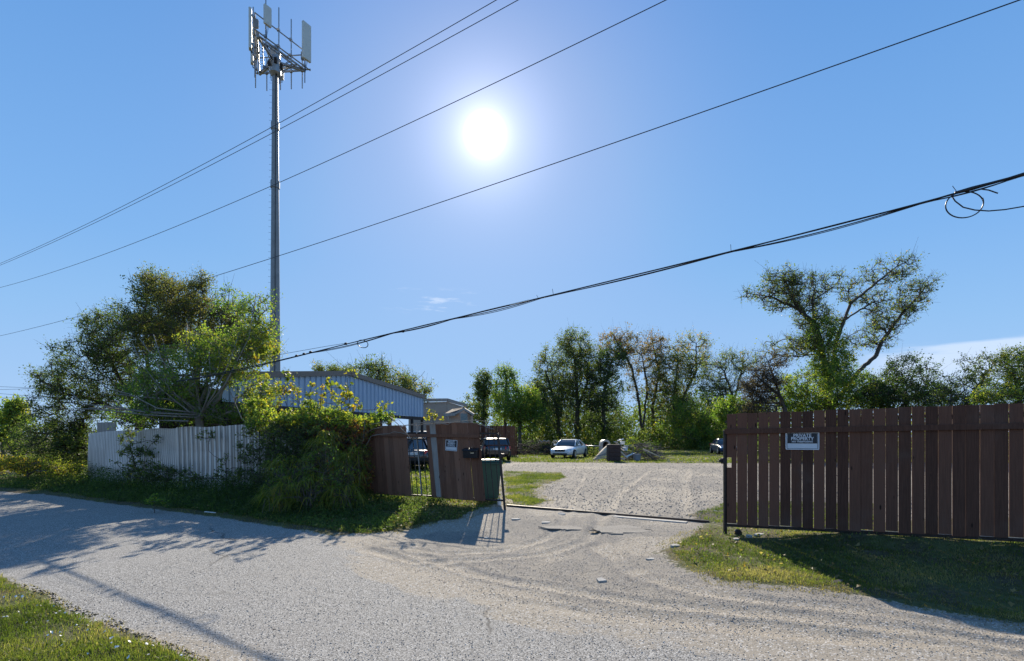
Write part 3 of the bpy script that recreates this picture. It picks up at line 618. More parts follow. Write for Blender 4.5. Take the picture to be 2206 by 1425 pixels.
# ------------------------------------------------------------------ text
def text_mesh(name, s, size, mat, parent, M, bold=0.0, sx=1.0):
    cu = bpy.data.curves.new('t', 'FONT'); cu.body = s; cu.size = size; cu.align_x = 'CENTER'; cu.align_y = 'CENTER'
    cu.extrude = 0.0012; cu.offset = bold; cu.resolution_u = 3
    o = bpy.data.objects.new('t', cu); COL.objects.link(o); dg = bpy.context.evaluated_depsgraph_get()
    me = bpy.data.meshes.new_from_object(o.evaluated_get(dg)); bpy.data.objects.remove(o); bpy.data.curves.remove(cu)
    me.transform(M @ Matrix.Diagonal((sx, 1, 1, 1))); me.materials.clear(); me.materials.append(mat); me.name = name
    ob = bpy.data.objects.new(name, me); COL.objects.link(ob); ob.parent = parent; return ob
def sign(c, xdir, normal, W, H, label, tilt=0.0):
    """flat sign in the plane of a fence"""
    xd = Vector(xdir).normalized(); nz = Vector(normal).normalized(); up = nz.cross(xd).normalized()
    rot = Matrix((xd, up, nz)).transposed().to_4x4() @ Matrix.Rotation(tilt, 4, 'Z')
    e = empty('sign', c); e['_local'] = 1; e.rotation_euler = rot.to_euler(); tag(e, label, 'sign')
    k = MB(); k.box((0, 0, 0.002), (W, H, 0.004)); k.build('sign_board', M_signw, e, False, 0.002)
    k = MB(); k.box((0, H * .15, 0.0055), (W * .90, H * .59, 0.002)); k.build('black_field', M_signb, e)
    k = MB(); t_ = 0.006
    for q in ((0, H / 2, W, .012), (0, -H / 2, W, .012), (-W / 2, 0, .012, H), (W / 2, 0, .012, H)):
        k.box((q[0], q[1], 0.006), (q[2], q[3], 0.008))
    k.build('rim', M_signw, e, False)
    k = MB()
    for q in ((0, H * .455, W * .93, .006), (0, -H * .455, W * .93, .006), (-W * .468, 0, .006, H * .92), (W * .468, 0, .006, H * .92)): k.box((q[0], q[1], 0.0055), (q[2], q[3], 0.002))
    k.build('black_line', M_signb, e)
    T = lambda yy: Matrix.Translation((0, yy, 0.0085))
    text_mesh('lettering', 'PRIVATE', H * .27, M_signw, e, T(H * .33), 0.0018 * H / .26, W / .45 * .95 / (H / .26))
    text_mesh('lettering', 'PROPERTY', H * .27, M_signw, e, T(H * .13), 0.0018 * H / .26, W / .45 * .93 / (H / .26))
    text_mesh('lettering', 'NO TRESPASSING', H * .125, M_signw, e, T(-H * .045), 0.0012, W / .45 * 1.12 / (H / .26))
    return e

# ------------------------------------------------------------------ right wooden fence gate
def right_fence():
    A = Vector((3.60, 8.65, 0)); B = Vector((6.99, 7.0, 0)); d = (B - A).normalized(); n = Vector((d.y, -d.x, 0))  # n towards camera
    if n.y > 0: n = -n
    L = 7.6; e = empty('wooden_fence', A); tag(e, 'long red brown wooden board fence with gaps between boards at the right', 'fence')
    top = lambda u: 2.03 + 0.0215 * u - (0.0 if u < 4 else 0.01 * (u - 4)); bot = lambda u: 0.18 + 0.0212 * u
    rn = random.Random(3); k = MB(); u = 0.03; pts = None; idx = 0
    while u < L:
        w_ = 0.150 + rn.uniform(-.003, .003); g = rn.choice((0.003, 0.005, 0.007, 0.004, 0.009, 0.006)) if idx not in (2,) else 0.013
        g2 = g * rn.uniform(0.5, 0.9); tlt = (g - g2) / 4
        u0, u1 = u, u + w_; zb = bot(u) + rn.uniform(-.018, .018); zt = top(u) + rn.uniform(-.007, .006)
        th = 0.017; off = rn.uniform(-0.002, 0.002); tn = rn.random()
        def P(uu, zz, o): return A + d * uu + n * (o + off) + Vector((0, 0, zz))
        if idx == 0:   # notch for the latch in the first board
            z1, z2 = 1.30, 1.13
            for (ua, ub, za, zb_) in ((u0, u1, z1, zt), (u0 + .07, u1, z2, z1), (u0, u1, zb, z2)):
                k.hexa([P(ua, za, th), P(ub, za, th), P(ub, za, 0), P(ua, za, 0), P(ua, zb_, th), P(ub, zb_, th), P(ub, zb_, 0), P(ua, zb_, 0)] if za < zb_ else
                       [P(ua, zb_, th), P(ub, zb_, th), P(ub, zb_, 0), P(ua, zb_, 0), P(ua, za, th), P(ub, za, th), P(ub, za, 0), P(ua, za, 0)], tn)
        else:
            k.hexa([P(u0 + tlt, zb, th), P(u1 - tlt, zb, th), P(u1 - tlt, zb, 0), P(u0 + tlt, zb, 0), P(u0, zt, th), P(u1, zt, th), P(u1, zt, 0), P(u0, zt, 0)], tn)
        u += w_ + g; idx += 1
    k.build('board_panel', M_wood, e, False, 0.0015)
    P = lambda uu, zz, o: A + d * uu + n * o + Vector((0, 0, zz))
    k = MB(); k.bar(P(0.0, 1.735, 0.034), P(4.0, 1.80, 0.034), 0.028, 0.085, tint=0.3); k.bar(P(4.003, 1.80, 0.034), P(7.6, 1.84, 0.034), 0.028, 0.085, tint=0.6); k.build('front_rail', M_wood, e, False, 0.003)
    k = MB(); k.bar(P(0.0, 0.155, -0.03), P(7.6, 0.31, -0.03), 0.05, 0.05); k.build('bottom_bar', M_steel, e)
    k = MB(); k.bar(P(0.0, 1.90, -0.03), P(7.6, 2.05, -0.03), 0.04, 0.04); k.build('top_bar', M_steel, e)
    for uu in (1.9, 3.8, 5.7, 7.5):
        k = MB(); k.bar(P(uu, 0.19 + .0212 * uu, -0.03), P(uu, 1.87 + .02 * uu, -0.03), 0.04, 0.04); k.build('frame_upright', M_steel, e)
    k = MB(); k.bar(P(0.0, 0.0, -0.02), P(0.0, 1.76, -0.02), 0.05, 0.05); k.build('end_post', M_steel, e, False, 0.004)
    k = MB(); k.box(P(-0.06, 1.24, 0.0), (0.07, 0.06, 0.06)); k.box(P(-0.03, 1.24, 0.0), (0.05, 0.09, 0.10)); k.build('latch', M_steel, e, False, 0.008)
    k = MB(); k.lathe([(0.05, 0), (0.06, 0.03), (0.06, 0.06), (0.05, 0.09)], 14, P(0.18, 0.045, -0.03), Matrix.Rotation(math.pi / 2, 3, 'X')); k.build('wheel', M_steel, e)
    u = (( (1728 - CX) / F) * A.y - A.x) / (d.x - (1728 - CX) / F * d.y)
    c = A + d * u + n * 0.019; c.z = CH + (HY - 950.5) / F * (A.y + d.y * u)
    sign(c, d, n, 0.455, 0.265, 'larger black and white private property sign on the long right fence')
right_fence()

# ------------------------------------------------------------------ left sliding gate (leaning)
GA = Vector((-0.18, 11.6, 0)); GD = Vector((-0.90, 0.436, 0)).normalized(); GN = Vector((-GD.y, GD.x, 0)); 
if GN.y > 0: GN = -GN
SH = 0.105                              # lean of the whole leaf to the left per metre of height
def gp(u, z, o=0.0): return GA + GD * (u + SH * (z - 0.2)) + GN * o + Vector((0, 0, z))
def gu(x):
    kk = (x - CX) / F; return (GA.x - kk * GA.y) / (-(GD.x) + kk * GD.y)
def left_gate():
    e = empty('sliding_gate', GA); tag(e, 'leaning steel picket gate leaf clad in brown boards at the driveway', 'gate')
    L = 4.35; rn = random.Random(8)
    k = MB(); k.bar(gp(0, -0.02), gp(0, 1.72), 0.06, 0.055); k.build('end_post', M_steel, e, False, 0.004)
    k = MB(); k.bar(gp(L, 0.1), gp(L, 1.72), 0.06, 0.055); k.build('end_post', M_steel, e, False, 0.004)
    for z, nm in ((1.72, 'top_rail'), (1.58, 'middle_rail'), (0.20, 'bottom_rail')):
        k = MB(); k.bar(gp(0, z), gp(L, z + (0.02 if z > 1 else 0.0)), 0.04, 0.035); k.build(nm, M_steel, e)
    u = 0.115; i = 0
    while u < L - 0.05:
        k = MB(); zt = 1.98 if i == 1 else 1.72
        k.bar(gp(u, 0.20), gp(u, zt), 0.018, 0.018)
        if i == 1: k.lathe([(0.001, -.02), (.016, -.005), (.018, .01), (.001, .035)], 8, gp(u, zt))
        k.build('picket', M_steel, e); u += 0.142; i += 1
    def boards(x0, x1, zt0, zt1, zb0, zb1, name, mat, lighter=()):
        ua, ub = gu(x1), gu(x0); n_ = max(1, round((ub - ua) / 0.142)); w_ = (ub - ua) / n_; k = MB()
        for j in range(n_):
            g = rn.uniform(0.001, 0.005) if not (name == 'board_panel_right' and j == 2) else 0.012
            a_, b_ = ua + j * w_ + g, ua + (j + 1) * w_; f = (j + .5) / n_; zt = zt1 + (zt0 - zt1) * f + rn.uniform(-.01, .01) + 0.025 * math.sin(math.pi * f); zb = zb1 + (zb0 - zb1) * f + rn.uniform(-.012, .012)
            tn = rn.uniform(0.1, 0.9); o = 0.022 + rn.uniform(0, .004)
            k.hexa([gp(a_, zb, o + .016), gp(b_, zb, o + .016), gp(b_, zb, o), gp(a_, zb, o), gp(a_, zt, o + .016), gp(b_, zt, o + .016), gp(b_, zt, o), gp(a_, zt, o)], tn)
        return k.build('board_panel', mat, e, False, 0.0015)
    boards(780, 889, 1.93, 1.90, 0.16, 0.18, 'a', M_wood2)
    boards(933, 1047, 1.93, 1.96, 0.18, 0.16, 'board_panel_right', M_wood2)
    k = MB(); ua, ub = gu(953), gu(943); k.hexa([gp(ua, .2, .056), gp(ub, .2, .056), gp(ub, .2, .0425), gp(ua, .2, .0425), gp(ua - .01, 1.97, .056), gp(ub + .02, 1.97, .056), gp(ub + .02, 1.97, .0425), gp(ua - .01, 1.97, .0425)], .7); k.build('grey_board', M_wgrey, e)['label'] = 'weathered grey vertical board'
    k = MB(); ua = gu(910); k.bar(gp(ua, .22, .03), gp(ua, 1.72, .03), 0.035, 0.02, tint=.6); k.bar(gp(ua - .02, 1.722, .03), gp(ua - .02, 1.99, .03), 0.10, 0.02, tint=.6); k.build('grey_batten', M_wgrey, e)
    k = MB(); k.bar(gp(gu(1047), 1.66, .068), gp(gu(780), 1.70, .068), 0.02, 0.075, tint=.3); k.build('front_rail', M_wood2, e)
    k = MB(); k.box(gp(-0.06, 1.22), (0.09, 0.05, 0.09)); k.lathe([(.02, 0), (.035, .02), (.03, .05)], 10, gp(-0.09, 1.21)); k.build('latch', M_steel, e, False, .01)
    # mailbox
    def on(xp, yp, o):
        u = gu(xp); z = 1.2
        for _ in range(5): 
            q = gp(u, z, o); kk = (xp - CX) / F; u += (q.x - kk * q.y) / (-(GD.x) + kk * GD.y); q = gp(u, z, o); z = CH + (HY - yp) / F * q.y
        return gp(u, z, o)
    c = on(1017, 976, 0.04); mbx = empty('mailbox', c); mbx['_local'] = 1
    X = GD; rot = Matrix((X, GN, Vector((0, 0, 1)))).transposed().to_4x4(); mbx.rotation_euler = rot.to_euler(); tag(mbx, 'black metal wall mailbox screwed to the leaning gate boards', 'mailbox')
    k = MB(); k.prism([(-.185, 0, -.12), (-.185, .10, -.12), (-.185, .115, .06), (-.185, .0, .07)], (.37, 0, 0)); k.build('box_body', M_blackp, mbx, False, .006)
    k = MB(); k.prism([(-.195, .0, .073), (-.195, .135, .045), (-.195, .14, .06), (-.195, .10, .09), (-.195, 0, .115)], (.39, 0, 0)); k.build('lid', M_blackp, mbx, False, .004)
    k = MB(); k.box((-.07, .118, -.0), (.09, .003, .022)); k.build('name_plate', M_chrome, mbx)
    k = MB(); k.lathe([(.008, 0), (.008, .006)], 8, (0, .002, .13), Matrix.Rotation(-math.pi / 2, 3, 'X')); k.build('screw', M_chrome, mbx)
    s = on(972.5, 960, 0.042); sign(s, -GD + Vector((0, 0, 0.0)), GN, 0.315, 0.245, 'smaller private property sign beside the black mailbox on the gate', R(-3.5))
left_gate()

# wheeled bin behind the gate
def bin_():
    c = Vector((-0.60, 13.1, hz(-0.60, 13.1))); e = empty('wheeled_bin', c, R(20)); e['_local'] = 1; tag(e, 'dark green wheeled rubbish bin behind the leaning gate', 'bin')
    k = MB(); a, b = 0.20, 0.27
    k.hexa([(-a, -a, .06), (a, -a, .06), (a, a, .06), (-a, a, .06), (-b, -b, .98), (b, -b, .98), (b, b, .98), (-b, b, .98)]); k.box((0, -b - .01, .95), (.58, .03, .05)); k.build('bin_body', M_green, e, False, .02)
    k = MB(); k.hexa([(-.3, -.31, .985), (.3, -.31, .985), (.3, .3, .985), (-.3, .3, .985), (-.25, -.26, 1.05), (.25, -.26, 1.05), (.25, .26, 1.05), (-.25, .26, 1.05)]); k.build('lid', M_green, e, False, .012)
    k = MB(); k.tube([(-.22, .31, .93), (-.22, .37, .97), (.22, .37, .97), (.22, .31, .93)], .014, 8); k.build('handle', M_black, e)
    for s in (-1, 1):
        k = MB(); k.lathe([(.10, -.025), (.11, 0), (.10, .025)], 16, (s * .24, .2, .11), Matrix.Rotation(math.pi / 2, 3, 'Y')); k.build('wheel', M_black, e)
bin_()
c = Vector((-0.30, 12.2, hz(-.3, 12.2))); k = MB(); k.lathe([(.03, 0), (.045, .01), (.05, .16), (.042, .165)], 12, c); tag(k.build('cup', M_white), 'white cup standing in the grass beside the bin', 'cup')

# ------------------------------------------------------------------ corrugated metal fence
def metal_fence():
    e = empty('metal_fence', (-8.3, 14.7, 0)); tag(e, 'weathered corrugated metal sheet fence standing behind the weeds', 'fence')
    pts = [(-15.35, 18.6), (-14.2, 17.95), (-11.9, 16.65), (-10.3, 15.8), (-8.3, 14.75), (-6.6, 14.15), (-4.9, 13.5)]
    tops = [(190, 935), (226, 930), (335, 926), (345, 922), (480, 918), (600, 912), (700, 905)]
    rn = random.Random(5); zt = []; TN = []
    for (X, Y), (sx, sy) in zip(pts, tops): zt.append(CH + (HY - sy) / F * Y)
    for s in range(len(pts) - 1):
        a = Vector((*pts[s], 0)); b = Vector((*pts[s + 1], 0)); L = (b - a).length; d = (b - a) / L; n = Vector((d.y, -d.x, 0))
        if n.y > 0: n = -n
        pitch = 0.11 if s < 3 else 0.23; amp = 0.026 if s < 3 else 0.034; ns = int(L / pitch * 8); P = []
        lean = (0.25, 0.10, 0.05, 0.0, 0.0, 0.0)[s]; dz = rn.uniform(-.02, .02)
        for i in range(ns + 1):
            u = L * i / ns; ph = (u / pitch) % 1.0
            if s < 3: o = amp * math.sin(2 * math.pi * ph)
            else: o = amp * (1 if ph < 0.16 else (1 - (ph - .16) / .06 if ph < .22 else (0 if ph < .94 else (ph - .94) / .06)))
            o += 0.012 * math.sin(u * 2.1 + s) + (0.012 if s % 2 else 0)
            z1 = zt[s] + (zt[s + 1] - zt[s]) * u / L + dz + rn.uniform(-.003, .003) + (0.02 * math.sin(u * 3) if s > 1 else 0)
            rib_glint = (0.5 + 0.5 * math.sin(2 * math.pi * ph)) ** 2 if s < 3 else (0.95 if ph < .2 else (0.55 if .5 < ph < .58 else 0.12))  # sky glint put into the colour: bright rib tops, dark valleys
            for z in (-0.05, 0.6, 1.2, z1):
                TN.append(rib_glint * (.75 + .25 * rn.random()))
                P.append(a + d * (u - lean * (1.0 - z / 1.9) * .3) + n * (o + 0.02 * math.sin(z * 2 + s)) + Vector((0, 0, z)))
        i = np.arange(ns)[:, None] * 4 + np.arange(3)[None, :]; q = np.stack([i, i + 1, i + 5, i + 4], -1).reshape(-1, 4)
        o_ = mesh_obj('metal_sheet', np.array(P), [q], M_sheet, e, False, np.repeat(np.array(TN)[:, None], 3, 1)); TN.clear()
        sm = o_.modifiers.new('thick', 'SOLIDIFY'); sm.thickness = 0.0015
    # taller sheet standing behind the far left end
    a = Vector((-15.3, 18.9, 0)); b = Vector((-14.0, 18.1, 0)); d = (b - a).normalized(); n = Vector((d.y, -d.x, 0)); L = (b - a).length; ns = 140; P = []
    for i in range(ns + 1):
        u = L * i / ns; o = .022 * math.sin(2 * math.pi * u / .075)
        for z in (0, 1.0, 2.17): P.append(a + d * u + n * o + Vector((0, 0, z)))
    i = np.arange(ns)[:, None] * 3 + np.arange(2)[None, :]; q = np.stack([i, i + 1, i + 4, i + 3], -1).reshape(-1, 4)
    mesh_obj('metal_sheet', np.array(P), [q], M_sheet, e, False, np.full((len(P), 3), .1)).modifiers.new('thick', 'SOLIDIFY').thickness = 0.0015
    for X, Y in ((-14.9, 18.75), (-11.9, 16.95), (-8.3, 15.05), (-5.2, 13.9)):
        k = MB(); k.bar((X, Y, 0), (X, Y, 1.9), .07, .07); k.build('post', M_wgrey, e)
    for (X0, Y0), (X1, Y1) in zip(pts[:-1], pts[1:]):
        k = MB(); k.bar((X0, Y0 + .1, 1.3), (X1, Y1 + .1, 1.3), .04, .07); k.build('rail', M_wgrey, e)
metal_fence()
# short run of old boards between metal fence and gate
def old_boards():
    e = empty('board_fence', (-4.4, 13.4, 0)); tag(e, 'short run of old grey brown boards overgrown with vines left of the gate', 'fence'); rn = random.Random(21)
    a = Vector((-5.0, 13.75, 0)); b = Vector((-3.85, 13.35, 0)); d = (b - a).normalized(); n = Vector((d.y, -d.x, 0)); n = -n if n.y > 0 else n; k = MB(); u = 0; j = 0
    for j in range(8):
        h = (2.25, 2.2, 2.25, 1.9, 1.85, 2.0, 1.75, 1.9)[j]; w_ = .135; tl = rn.uniform(-.03, .03)
        P = lambda uu, z, o: a + d * (uu + tl * z) + n * o + Vector((0, 0, z))
        k.prism([P(u, 0, .02), P(u + w_, 0, .02), P(u + w_, h - .05, .02), P(u + w_ - .035, h, .02), P(u + .035, h, .02), P(u, h - .05, .02)], -n * .018, rn.random()); u += .15
    k.build('board_panel', M_wood2, e); k = MB(); k.bar(a + n * -.04 + Vector((0, 0, 1.5)), b + n * -.04 + Vector((0, 0, 1.5)), .04, .08); k.build('rail', M_wood2, e)
    k = MB(); q = a + d * .45 + n * .06; k.bar(q, q + Vector((0, 0, 2.0)), .12, .1, tint=.4); k.build('post', M_wgrey, e, False, .01)
old_boards()

# ------------------------------------------------------------------ carport building
def carport():
    A = Vector((-10.4, 12.0 + 1.9, 0)); A = Vector((-9.75, 13.9, 0)); d = Vector((3.84, 11.5, 0)).normalized()
    P0 = Vector((-8.87, 16.5, 0)); A = P0 - d * 0.55; back = Vector((-d.y, d.x, 0)); L = 12.12 + 1.2
    e = empty('carport', P0); tag(e, 'open carport building with pale blue ribbed metal gable wall', 'building')
    def s_of(x): kk = (x - CX) / F; return (kk * A.y - A.x) / (d.x - kk * d.y)
    sA = s_of(750); sE = s_of(911)
    def Z(x, y): s = s_of(x); return CH + (HY - y) / F * (A + d * s).y
    zl = Z(575, 812) - (s_of(575) / (sA - s_of(575))) * (Z(750, 808) - Z(575, 812)); zl = Z(575, 812) - (Z(750, 808) - Z(575, 812)) / (sA - s_of(575)) * s_of(575)
    zA = Z(750, 808); zE = Z(911, 858); bL = Z(568, 872); bR = Z(909, 899); L = sE
    top = lambda s: zl + (zA - zl) * s / sA if s < sA else zA + (zE - zA) * (s - sA) / (sE - sA)
    bot = lambda s: bL + (bR - bL) * s / sE
    # ribbed wall
    P = []; ss = []; pitch = 0.31; s = 0
    while s < sE - 0.01:
        for o, ds in ((0, 0), (0, .25), (.045, .265), (.045, .295)):
            if s + ds < sE: ss.append((s + ds, o))
        s += pitch
    ss.append((sE, 0)); fr = Vector((d.y, -d.x, 0))
    for s, o in ss:
        p = A + d * s + fr * o; P.append(p + Vector((0, 0, bot(s)))); P.append(p + Vector((0, 0, top(s))))
    i = np.arange(len(ss) - 1) * 2; q = np.stack([i, i + 2, i + 3, i + 1], -1)
    mesh_obj('gable_wall', np.array(P), [q], M_blue, e).modifiers.new('t', 'SOLIDIFY').thickness = .002
    k = MB()
    for s0, s1 in ((-0.1, sA), (sA, sE + .1)): 
        a = A + d * s0 + fr * .05 + Vector((0, 0, top(max(s0, 0)) + .07)); b = A + d * s1 + fr * .05 + Vector((0, 0, top(min(s1, sE)) + .07)); k.bar(a, b, .10, .20)
    k.build('roof_trim', M_trim, e)
    k = MB(); D_ = 2.6
    for s0, s1 in ((-.2, sA), (sA, sE + .2)):
        a = A + d * s0 + Vector((0, 0, top(max(s0, 0)) + .10)); b = A + d * s1 + Vector((0, 0, top(min(s1, sE)) + .10)); k.prism([a, b, b + back * D_, a + back * D_], (0, 0, .05))
    k.build('roof', M_galv, e)
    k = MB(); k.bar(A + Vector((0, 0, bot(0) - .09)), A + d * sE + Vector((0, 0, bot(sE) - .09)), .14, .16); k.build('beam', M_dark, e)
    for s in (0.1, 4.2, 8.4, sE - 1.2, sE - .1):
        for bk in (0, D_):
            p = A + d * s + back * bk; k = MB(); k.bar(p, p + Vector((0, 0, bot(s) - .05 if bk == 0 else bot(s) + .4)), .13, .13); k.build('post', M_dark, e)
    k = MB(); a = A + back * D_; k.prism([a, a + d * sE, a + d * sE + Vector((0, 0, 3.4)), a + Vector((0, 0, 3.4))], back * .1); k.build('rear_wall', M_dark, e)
carport()

# ------------------------------------------------------------------ beige house beyond
def house():
    e = empty('beige_house', (-5.2, 38, 0)); tag(e, 'small beige sided house with low gable porch behind the carport', 'house')
    D = 38.0; p = lambda x, y, D: px(x, y, D)
    k = MB(); w1 = [p(880, 985, 36), p(962, 985, 38.0), p(962, 866, 38.0), p(880, 868, 36)]
    for q in w1[:2]: q.z = 0
    k.prism(w1, (0.02, .3, 0)); w2 = [p(963.5, 985, 38.05), p(1003, 985, 43), p(1003, 878, 43), p(963.5, 866, 38.05)]
    for q in w2[:2]: q.z = 0
    k.prism(w2, (-.3, .02, 0)); k.build('wall', M_beige, e)
    k = MB(); k.bar(p(878, 863, 35.9), p(962, 862, 37.9), .15, .22); k.bar(p(963, 862, 37.9), p(1005, 874, 43), .15, .22); k.build('roof_trim', plain('pale_trim', (0.36, 0.31, 0.27), 0.6), e)
    # porch wing
    a, b, ap = p(963, 985, 35), p(1017, 985, 33.5), p(992, 882, 34.2); a.z = b.z = 0; t1, t2 = p(967, 896, 35), p(1015, 896, 33.5); 
    gl, gr = p(985, 896, 34.4), p(1016, 896, 33.5)
    k = MB(); k.prism([Vector((a.x, a.y, 0)), Vector((b.x, b.y, 0)), t2, p(1000, 885, 34), p(984, 893, 34.5), t1], (0.1, .3, 0)); k.build('porch_wall', M_beige, e)
    k = MB(); k.prism([p(958, 893, 34.8), p(984, 893, 34.2), p(998, 880, 34.6), p(975, 883, 38)], (0, 0, .06)); k.prism([p(999, 880, 33.4), p(1022, 895, 33.0), p(1022, 893, 37), p(999, 880, 38)], (0, 0, .06)); k.build('porch_roof', M_shing, e)
    k = MB(); k.bar(p(982, 892, 33.7), p(1000, 881, 33.4), .10, .14); k.bar(p(1000, 881, 33.4), p(1021, 894, 33.0), .10, .14); k.bar(p(957, 894, 34.7), p(982, 893, 33.7), .1, .2); k.build('bargeboard', MATS['pale_trim'], e)
    wn = MB(); c = p(1000, 901, 33.45); wn.box(c, (.50, .05, .62)); f = wn.build('window', MATS['pale_trim'], e)
    wn = MB(); wn.box(c + Vector((0, -.03, 0)), (.40, .02, .52)); wn.build('pane', M_pane, f)
house()

# dark brown privacy fence far behind
e = empty('privacy_fence', (0, 40, 0)); tag(e, 'dark brown privacy fence behind the parked pickup at the back of the yard', 'fence'); rn = random.Random(2); k = MB()
a = px(1000, 985, 42); b = px(1112, 985, 43.5); a.z = b.z = 0
for j in range(28):
    f = j / 28; p = a.lerp(b, f); h = 2.55 + .25 * max(0, 1 - f * 2.5); k.box(p + Vector((0, 0, h / 2)), (.148, .02, h + rn.uniform(-.02, .02)), None, rn.random())
k.build('board_panel', M_wood, e)
for f in (0, .33, .66, 1): k = MB(); p = a.lerp(b, f) + Vector((0, .09, 0)); k.bar(p, p + Vector((0, 0, 2.4)), .1, .1); k.build('post', M_wood, e)

# ------------------------------------------------------------------ cars (front towards -Y, local)
def loft(k, secs):
    n = len(secs[0]); base = [k.addv(s) for s in secs]
    for a, b in zip(base, base[1:]):
        for j in range(n - 1): k.face((a + j, a + j + 1, b + j + 1, b + j))
        k.face((a + n - 1, a, b, b + n - 1))
    k.face(tuple(base[0] + j for j in reversed(range(n)))); k.face(tuple(base[-1] + j for j in range(n)))
def make_car(name, label, paint, loc, rz, L=4.7, W=1.8, H=1.43, suv=False, glass=None):
    e = empty(name, loc, rz); e['_local'] = 1; tag(e, label, 'car')
    hl = L / 2; hood = 0.95 if suv else 0.80; belt = 1.05 if suv else 0.93; tail = 1.08 if suv else 0.98
    st = [(-hl, .30, .58, .70), (-hl + .06, .24, .66, .86), (-hl + .35, .20, hood - .08, .95), (-hl + .9, .18, hood + .02, .99), (-hl + 1.35, .18, belt - .02, 1.0),
          (0, .17, belt, 1.0), (hl - 1.2, .18, belt + .02, 1.0), (hl - .5, .22, tail, .97), (hl - .08, .28, tail - .06, .88), (hl, .36, tail - .2, .80)]
    secs = []
    for y, zb, zt, wf in st:
        h = W / 2 * wf; m = zb + (zt - zb) * .45
        half = [(h * .86, zb), (h * .97, zb + .07), (h, m), (h * .975, zt - .10), (h * .90, zt - .02), (h * .5, zt + .025)]
        secs.append([(x, y, z) for x, z in half] + [(-x, y, z) for x, z in reversed(half)])
    k = MB(); loft(k, secs); body = k.build('body', paint, e, True); ss = body.modifiers.new('s', 'SUBSURF'); ss.levels = ss.render_levels = 1
    # wheels cut visually by dark arches
    ys = (-hl + .85, hl - .95)
    for y in ys:
        for s in (-1, 1):
            rr = .36 if suv else .32
            k = MB(); k.lathe([(rr + .045, -.02), (rr + .045, .03)], 24, (s * (W / 2 - .03), y, rr), Matrix.Rotation(math.pi / 2, 3, 'Y')); k.build('wheel_arch', M_black, e)
            k = MB(); k.lathe([(rr * .7, -.09), (rr * .95, -.1), (rr, -.07), (rr, .07), (rr * .95, .09), (rr * .72, .085)], 24, (s * (W / 2 - .05), y, rr), Matrix.Rotation(math.pi / 2 * s, 3, 'Y')); wh = k.build('wheel', M_black, e)
            k = MB(); k.lathe([(rr * .62, 0), (rr * .66, .012), (rr * .6, .02), (rr * .15, .005), (rr * .1, .02)], 20, (s * (W / 2 + .04), y, rr), Matrix.Rotation(math.pi / 2 * s, 3, 'Y')); k.build('rim', M_csilver, wh)
    # glasshouse
    y0, y1, y2, y3 = (-hl + 1.3, -hl + 2.05, hl - (.45 if suv else 1.75), hl - (.12 if suv else .80)); zb = belt - .03
    wt, wb = W / 2 * .66 if not suv else W / 2 * .76, W / 2 * .90
    def sec(y, z, w0, w1): return [(w0, y, zb), (w1, y, z - .05), (w1 * .82, y, z), (-w1 * .82, y, z), (-w1, y, z - .05), (-w0, y, zb)]
    k = MB(); loft(k, [sec(y0, zb + .04, wb * .93, wb * .9), sec((y0 + y1) / 2, (zb + H) / 2 + .04, wb, (wb + wt) / 2), sec(y1, H - .035, wb, wt), sec((y1 + y2) / 2, H - .012, wb, wt), sec(y2, H - .05, wb, wt * .97), sec(y3, zb + .06, wb * .9, wb * .86)])
    k.build('windows', glass or M_glass, e, False)
    k = MB(); secs = []
    for y, z in ((y1 - .06, H - .04), (y1 + .15, H - .01), ((y1 + y2) / 2, H + .01), (y2 - .1, H - .015), (y2 + .05, H - .06)):
        secs.append([(wt + .025, y, z - .06), (wt * .86, y, z + .012), (-wt * .86, y, z + .012), (-wt - .025, y, z - .06), (-wt * .8, y, z - .04), (wt * .8, y, z - .04)])
    loft(k, secs); k.build('roof', paint, e, False, .01)
    for s in (-1, 1):
        k = MB(); k.tube([(s * wb * .93, y0 + .02, zb + .04), (s * (wb + wt) / 2 * 1.0, (y0 + y1) / 2, (zb + H) / 2 + .04), (s * (wt + .01), y1, H - .05)], .035, 6); k.build('pillar', paint, e)
        k = MB(); k.tube([(s * (wt + .01), y2, H - .06), (s * (wb * .95), y3 - .03, zb + .05)], .06, 6); k.build('pillar', paint, e)
        k = MB(); k.tube([(s * (wb + .01), .25, zb), (s * (wt + .012), .2, H - .06)], .035, 6); k.build('pillar', paint, e)
        k = MB(); k.box((s * (W / 2 + .09), y0 + .42, belt + .06), (.17, .09, .12)); k.box((s * (W / 2), y0 + .42, belt + .02), (.08, .05, .05)); k.build('mirror', paint, e, False, .02)
        k = MB(); k.prism([(s * W * .47, -hl + .22, .58), (s * W * .30, -hl + .03, .57), (s * W * .29, -hl + .05, .69), (s * W * .455, -hl + .34, .74)], (0, -.03, .0)); k.build('headlight', M_lampg, e, False, .008)
        k = MB(); k.prism([(s * W * .49, hl - .32, .80), (s * W * .27, hl - .015, .76), (s * W * .27, hl - .02, .94), (s * W * .48, hl - .32, .97)], (0, .04, 0)); k.build('tail_light', M_red, e, False, .008)
        for dy in (-.55, .62):
            k = MB(); k.bar((s * (W / 2 + .004), dy, .78), (s * (W / 2 + .004), dy + .18, .78), .02, .025); k.build('door_handle', M_chrome if paint != M_cwhite else paint, e)
    k = MB(); k.prism([(-.36, -hl - .005, .52), (.36, -hl - .005, .52), (.42, -hl + .03, .67), (-.42, -hl + .03, .67)], (0, -.03, 0)); k.build('grille', M_blackp, e, False, .006)
    k = MB(); k.box((0, -hl + .02, .34), (1.1, .08, .10)); k.build('air_intake', M_black, e, False, .01)
    k = MB(); k.box((0, hl + .0, .80), (.52, .03, .13)); k.build('licence_plate', M_white, e)
